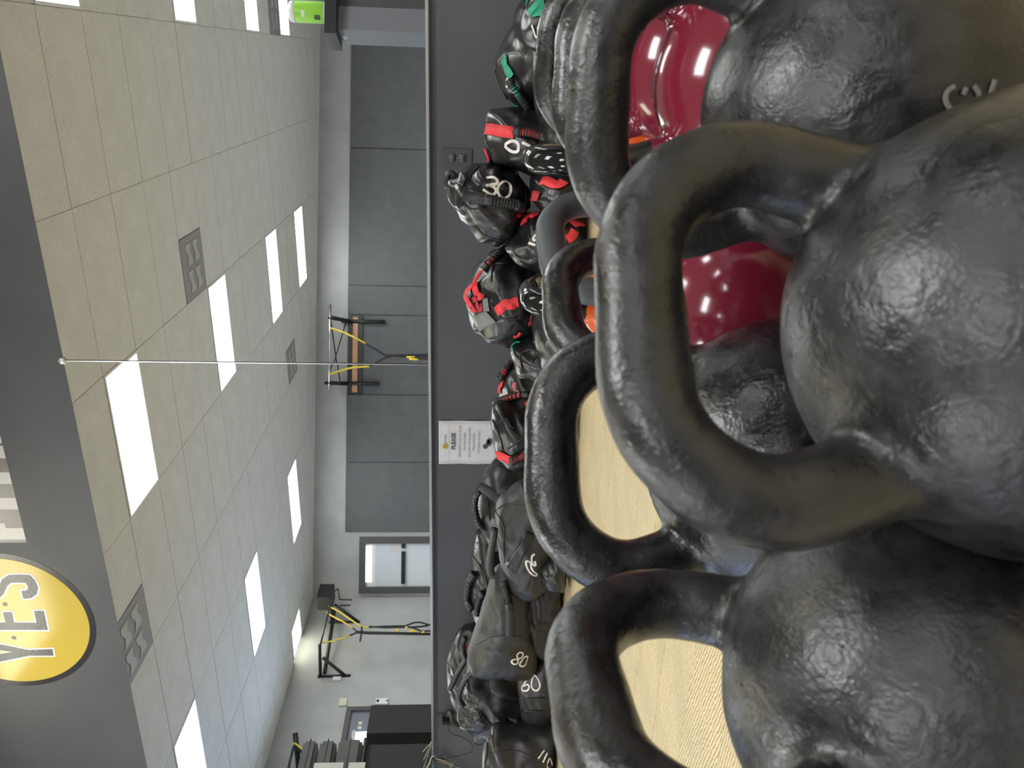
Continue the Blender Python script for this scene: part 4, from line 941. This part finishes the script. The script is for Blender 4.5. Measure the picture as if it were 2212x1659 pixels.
# small wall boxes
def wbox(name, x0_, y0_, x1_, y1_, mat, label, cat, d_=.03):
    p, q = mB(*r8_(x0_, y0_)), mB(*r8_(x1_, y1_)); c = (p+q)/2; t = thing(name, (XB, c[1], c[2]), label, cat)
    keep(box('housing', (XB+d_/2, c[1], c[2]), (d_, abs(p[1]-q[1]), abs(p[2]-q[2])), mat, None, bev=.004), t); return t, c
wbox('wall_sensor', 965,820,1040,905,'cream','cream square sensor box on the left wall above the office door','sensor')
wbox('wall_sensor', 885,560,975,600,'white','white wall sensor beneath the triangular bracket','sensor')
t, c = wbox('thermostat', 1400,820,1535,885,'white','white thermostat with dark display above the black cabinet','thermostat')
keep(box('display', (XB+.032, c[1]+.0, c[2]+.06), (.004, .05, .035), 'black', None), t); keep(box('button', (XB+.032, c[1], c[2]-.07), (.004, .025, .02), 'black', None), t)
# office door on left wall
dr2 = bpy.data.objects.new('door_2', None); COL.objects.link(dr2); tag(dr2, kind='structure')
yr = mB(750,1530)[1]; zt = mB(750,1530)[2]; yl = yr+1.05; dr2.location = (XB, (yr+yl)/2, 0)
def boxB(name, y0_, y1_, z0_, z1_, o0, o1, mat, parent): return keep(box(name, (XB+(o0+o1)/2, (y0_+y1_)/2, (z0_+z1_)/2), (o1-o0, abs(y1_-y0_), z1_-z0_), mat, None), parent)
boxB('frame', yr, yr+.07, 0, zt, .001, .07, 'door_frame', dr2); boxB('frame', yl-.07, yl, 0, zt, .001, .07, 'door_frame', dr2); boxB('frame', yr+.07, yl-.07, zt-.07, zt, .001, .07, 'door_frame', dr2)
boxB('door_leaf', yr+.07, yl-.07, 0, zt-.07, .001, .03, 'blue_grey', dr2); wl0, wl1, wlz = mB(770,1581)[1], mB(770,1634)[1], mB(768,1605)[2]
boxB('window_light', wl0, wl1, .95, wlz, .031, .036, emis('door_daylight', (.55,.71,1.0), 32), dr2)
boxB('closer', yr+.45, yl-.12, zt-.19, zt-.14, .03, .09, 'steel', dr2)
for zz, yy in ((zt-.25, yr+.25), (zt-.25, yr+.33)): boxB('label_plate', yy, yy+.05, zz, zz+.05, .031, .035, 'cream', dr2)
# black cabinet with plywood back, cables, chairs and papers near the left edge (seen in the mirror)
def quad_prism(name, corners_top, z0_, mat, parent, zt_):
    bm = bmesh.new(); lo = [bm.verts.new((p[0], p[1], z0_)) for p in corners_top]; hi = [bm.verts.new((p[0], p[1], zt_)) for p in corners_top]
    bm.faces.new(hi); bm.faces.new(lo[::-1]); n = len(lo)
    for k in range(n): bm.faces.new((lo[k], lo[(k+1)%n], hi[(k+1)%n], hi[k]))
    o = bm_obj(name, bm, mat, None); return keep(o, parent)
tC = 7.0
A_ = mT(802,1517,tC); B_ = mT(797,1603,tC); Ztop = float(A_[2])
dv_ = mray(797,1603); 
C_ = mT(790,1668,tC-.35); 
cab_ = thing('speaker_cabinet', (float((A_[0]+C_[0])/2), float((A_[1]+C_[1])/2), 0), 'tall black cabinet with bare plywood side panel and dangling cables', 'cabinet')
Dq = A_+(C_-B_)
quad_prism('cabinet_body', [A_, B_, C_, Dq], 0, 'black_matte', cab_, Ztop)
v1 = (C_-B_)[:2]; v1 /= np.linalg.norm(v1); n1 = np.array([-v1[1], v1[0]]); n1 = n1 if n1@(refl(CAM)[:2]-B_[:2]) > 0 else -n1
pt = [B_[:2]+v1*.01+n1*.002, C_[:2]-v1*.01+n1*.002, C_[:2]-v1*.01+n1*.016, B_[:2]+v1*.01+n1*.016]
quad_prism('plywood_panel', pt, .63, 'plywood', cab_, Ztop-.02)
P8t = lambda x, y, t=6.7: mT(*r8_(x, y), t)
tw('cable', catmull([P8t(1270,1495), P8t(1320,1525), P8t(1480,1535), P8t(1600,1510), P8t(1720,1505), P8t(1900,1490), P8t(2100,1450)], 4), .006, 'black', cab_, 6)
tw('cable', catmull([P8t(1270,1600), P8t(1400,1620), P8t(1500,1625), P8t(1500,1570), P8t(1600,1520), P8t(1730,1510)], 4), .006, 'black', cab_, 6)
for kx, ky in ((1420,955),(1945,930),(1925,1300),(1395,1210)):
    keep(box('bolt', mT(*r8_(kx,ky), tC-.01), (.015,.015,.015), 'steel', None), cab_)
padp = []
for k, (xa_, ya_, xb_, yb_, lb) in enumerate(((545,1515,735,1700,'topmost of three dark padded cushions stacked beside the black cabinet'), (745,1515,950,1700,'middle one of three dark padded cushions stacked beside the black cabinet'), (965,1500,1260,1700,'thick bottom cushion of the dark padded stack beside the black cabinet'))):
    p, q = mT(*r8_(xa_, ya_), 5.6), mT(*r8_(xb_, ya_), 5.6); hgt = abs(p[2]-q[2]); cx_, cy_ = p[0]+.02, p[1]
    t = thing('padded_cushion', (cx_, cy_+.2, min(p[2], q[2])), lb, 'cushion', 'stack of dark padded cushions'); padp.append((cx_, cy_+.2, min(p[2], q[2])))
    box('pad', (0, 0, hgt/2), (.36, .40, hgt-.012), 'mat_dark', t, bev=.02); box('seam_band', (0, 0, hgt/2), (.364, .404, .006), 'black_matte', t)
t = thing('stand', (padp[2][0], padp[2][1], 0), 'black pedestal under the stack of dark padded cushions', 'stand')
box('pedestal', (0,0,padp[2][2]/2), (.30,.34,padp[2][2]-.01), 'black_matte', t, bev=.01); box('top_plate', (0,0,padp[2][2]-.012), (.36,.40,.02), 'rig', t)
for k, (xa_, ya_, xb_, yb_, lb) in enumerate(((640,1600,990,1700,'printed white sheet lying in front of the left chair backs'), (1060,1590,1255,1700,'printed white sheet in front of the wide chair back'))):
    p, q = mT(*r8_(xa_, ya_), 5.2), mT(*r8_(xb_, yb_), 5.2); c = (p+q)/2
    t = thing('paper_sheet', c, lb, 'paper'); keep(box('sheet', c, (.004, abs(p[1]-q[1])+.1, abs(p[2]-q[2])), 'paper', None), t)
    for j in range(6): keep(box('text_row', (c[0]+.003, c[1], c[2]+abs(p[2]-q[2])*(.4-.13*j)), (.001, abs(p[1]-q[1])*.8, .004), 'ink_light', None), t)
# column, ledge and wipes tub at the right edge of the mirror
def rr1(x, y): return (580+x/5.82, y/5.82)
tq = 6.8
g0 = mT(*rr1(900,370), tq); 
colm = thing('storage_unit', (float(g0[0])+.25, float(g0[1])-.2, 0), 'dark grey storage unit with black ledge seen in the mirror', 'storage unit')
c0 = mT(*rr1(1000,375), tq); c1_ = mT(*rr1(1000,80), tq); c2_ = mT(*rr1(1000,-500), tq)
topz = float(mT(*rr1(880,370), tq)[2])
dr_ = (c1_-c0)[:2]; dr_ /= np.linalg.norm(dr_); np_ = np.array([dr_[1], -dr_[0]]); np_ = np_ if np_[1] < 0 else -np_
quad_prism('side_panel', [c0, c1_, np.append(c1_[:2]+np_*.3, 0), np.append(c0[:2]+np_*.3, 0)], 0, 'blue_grey', colm, topz)
quad_prism('front_panel', [np.append(c1_[:2]+np_*.04, 0), c2_, np.append(c2_[:2]+np_*.3, 0), np.append(c1_[:2]+np_*.3, 0)], 0, 'wall_dark', colm, topz)
l0 = mT(*rr1(720,425), tq-.1)
zl0, zl1 = float(mT(*rr1(850,425), tq-.1)[2]), float(mT(*rr1(705,425), tq-.1)[2])
e0 = l0[:2]-np_*.02; e1_ = e0+dr_*1.0
quad_prism('ledge', [np.append(e0,0), np.append(e1_,0), np.append(e1_+np_*.35,0), np.append(e0+np_*.35,0)], zl0, 'rig', colm, zl1)
quad_prism('lower_ledge', [np.append(e0+dr_*.03+np_*.03,0), np.append(e1_,0), np.append(e1_+np_*.3,0), np.append(e0+dr_*.03+np_*.3,0)], topz, 'black_matte', colm, zl0)
rp = mT(*rr1(970,470), tq-.12)
keep(tube('ring', [rp+np.array([.012*math.cos(q/8*2*math.pi), 0, .016*math.sin(q/8*2*math.pi)]) for q in range(9)], .003, 'steel', None, 6), colm)
# tub
tb0, tb1 = mT(*rr1(480,275), tq), mT(*rr1(480,20), tq); rad = np.linalg.norm(tb0-tb1)/2; tc_ = (tb0+tb1)/2
zt0 = zl1; zt1 = float(mT(*rr1(255,150), tq)[2])
tub = thing('wipes_tub', (tc_[0], tc_[1]-rad*.6, zt0), 'white tub of wipes with bright green label on the ledge', 'tub')
def lathe(name, prof, mat, parent, seg=28, sx=1.0):
    V = []; Fc = []
    for (r_, z_) in prof:
        for k in range(seg): V.append((r_*math.cos(2*math.pi*k/seg), r_*math.sin(2*math.pi*k/seg), z_))
    for i in range(len(prof)-1):
        for k in range(seg): Fc.append((i*seg+k, i*seg+(k+1)%seg, (i+1)*seg+(k+1)%seg, (i+1)*seg+k))
    Fc.append(tuple(range(seg))[::-1]); Fc.append(tuple((len(prof)-1)*seg+k for k in range(seg))); return mesh(name, V, Fc, mat, parent)
hT = zt1-zt0
lathe('tub_body', [(rad*.97,0),(rad,.004),(rad,hT*.84)], 'white', tub); lathe('lid', [(rad*.99,hT*.84),(rad*1.0,hT*.9),(rad*.93,hT*.98),(rad*.8,hT)], 'white', tub)
lathe('label_wrap', [(rad*1.004,hT*.1),(rad*1.012,hT*.11),(rad*1.012,hT*.83),(rad*1.004,hT*.84)], 'green_label', tub)
for k in range(3):
    an = math.pi/2+.35; box('label_print', (rad*1.015*math.cos(an+.15*k), rad*1.015*math.sin(an+.15*k), hT*.25), (.012,.004,.05), 'ink', tub)
    box('label_print', (rad*1.015*math.cos(an-.35+.2*k), rad*1.015*math.sin(an-.35+.2*k), hT*.62), (.016,.004,.03), 'white', tub)
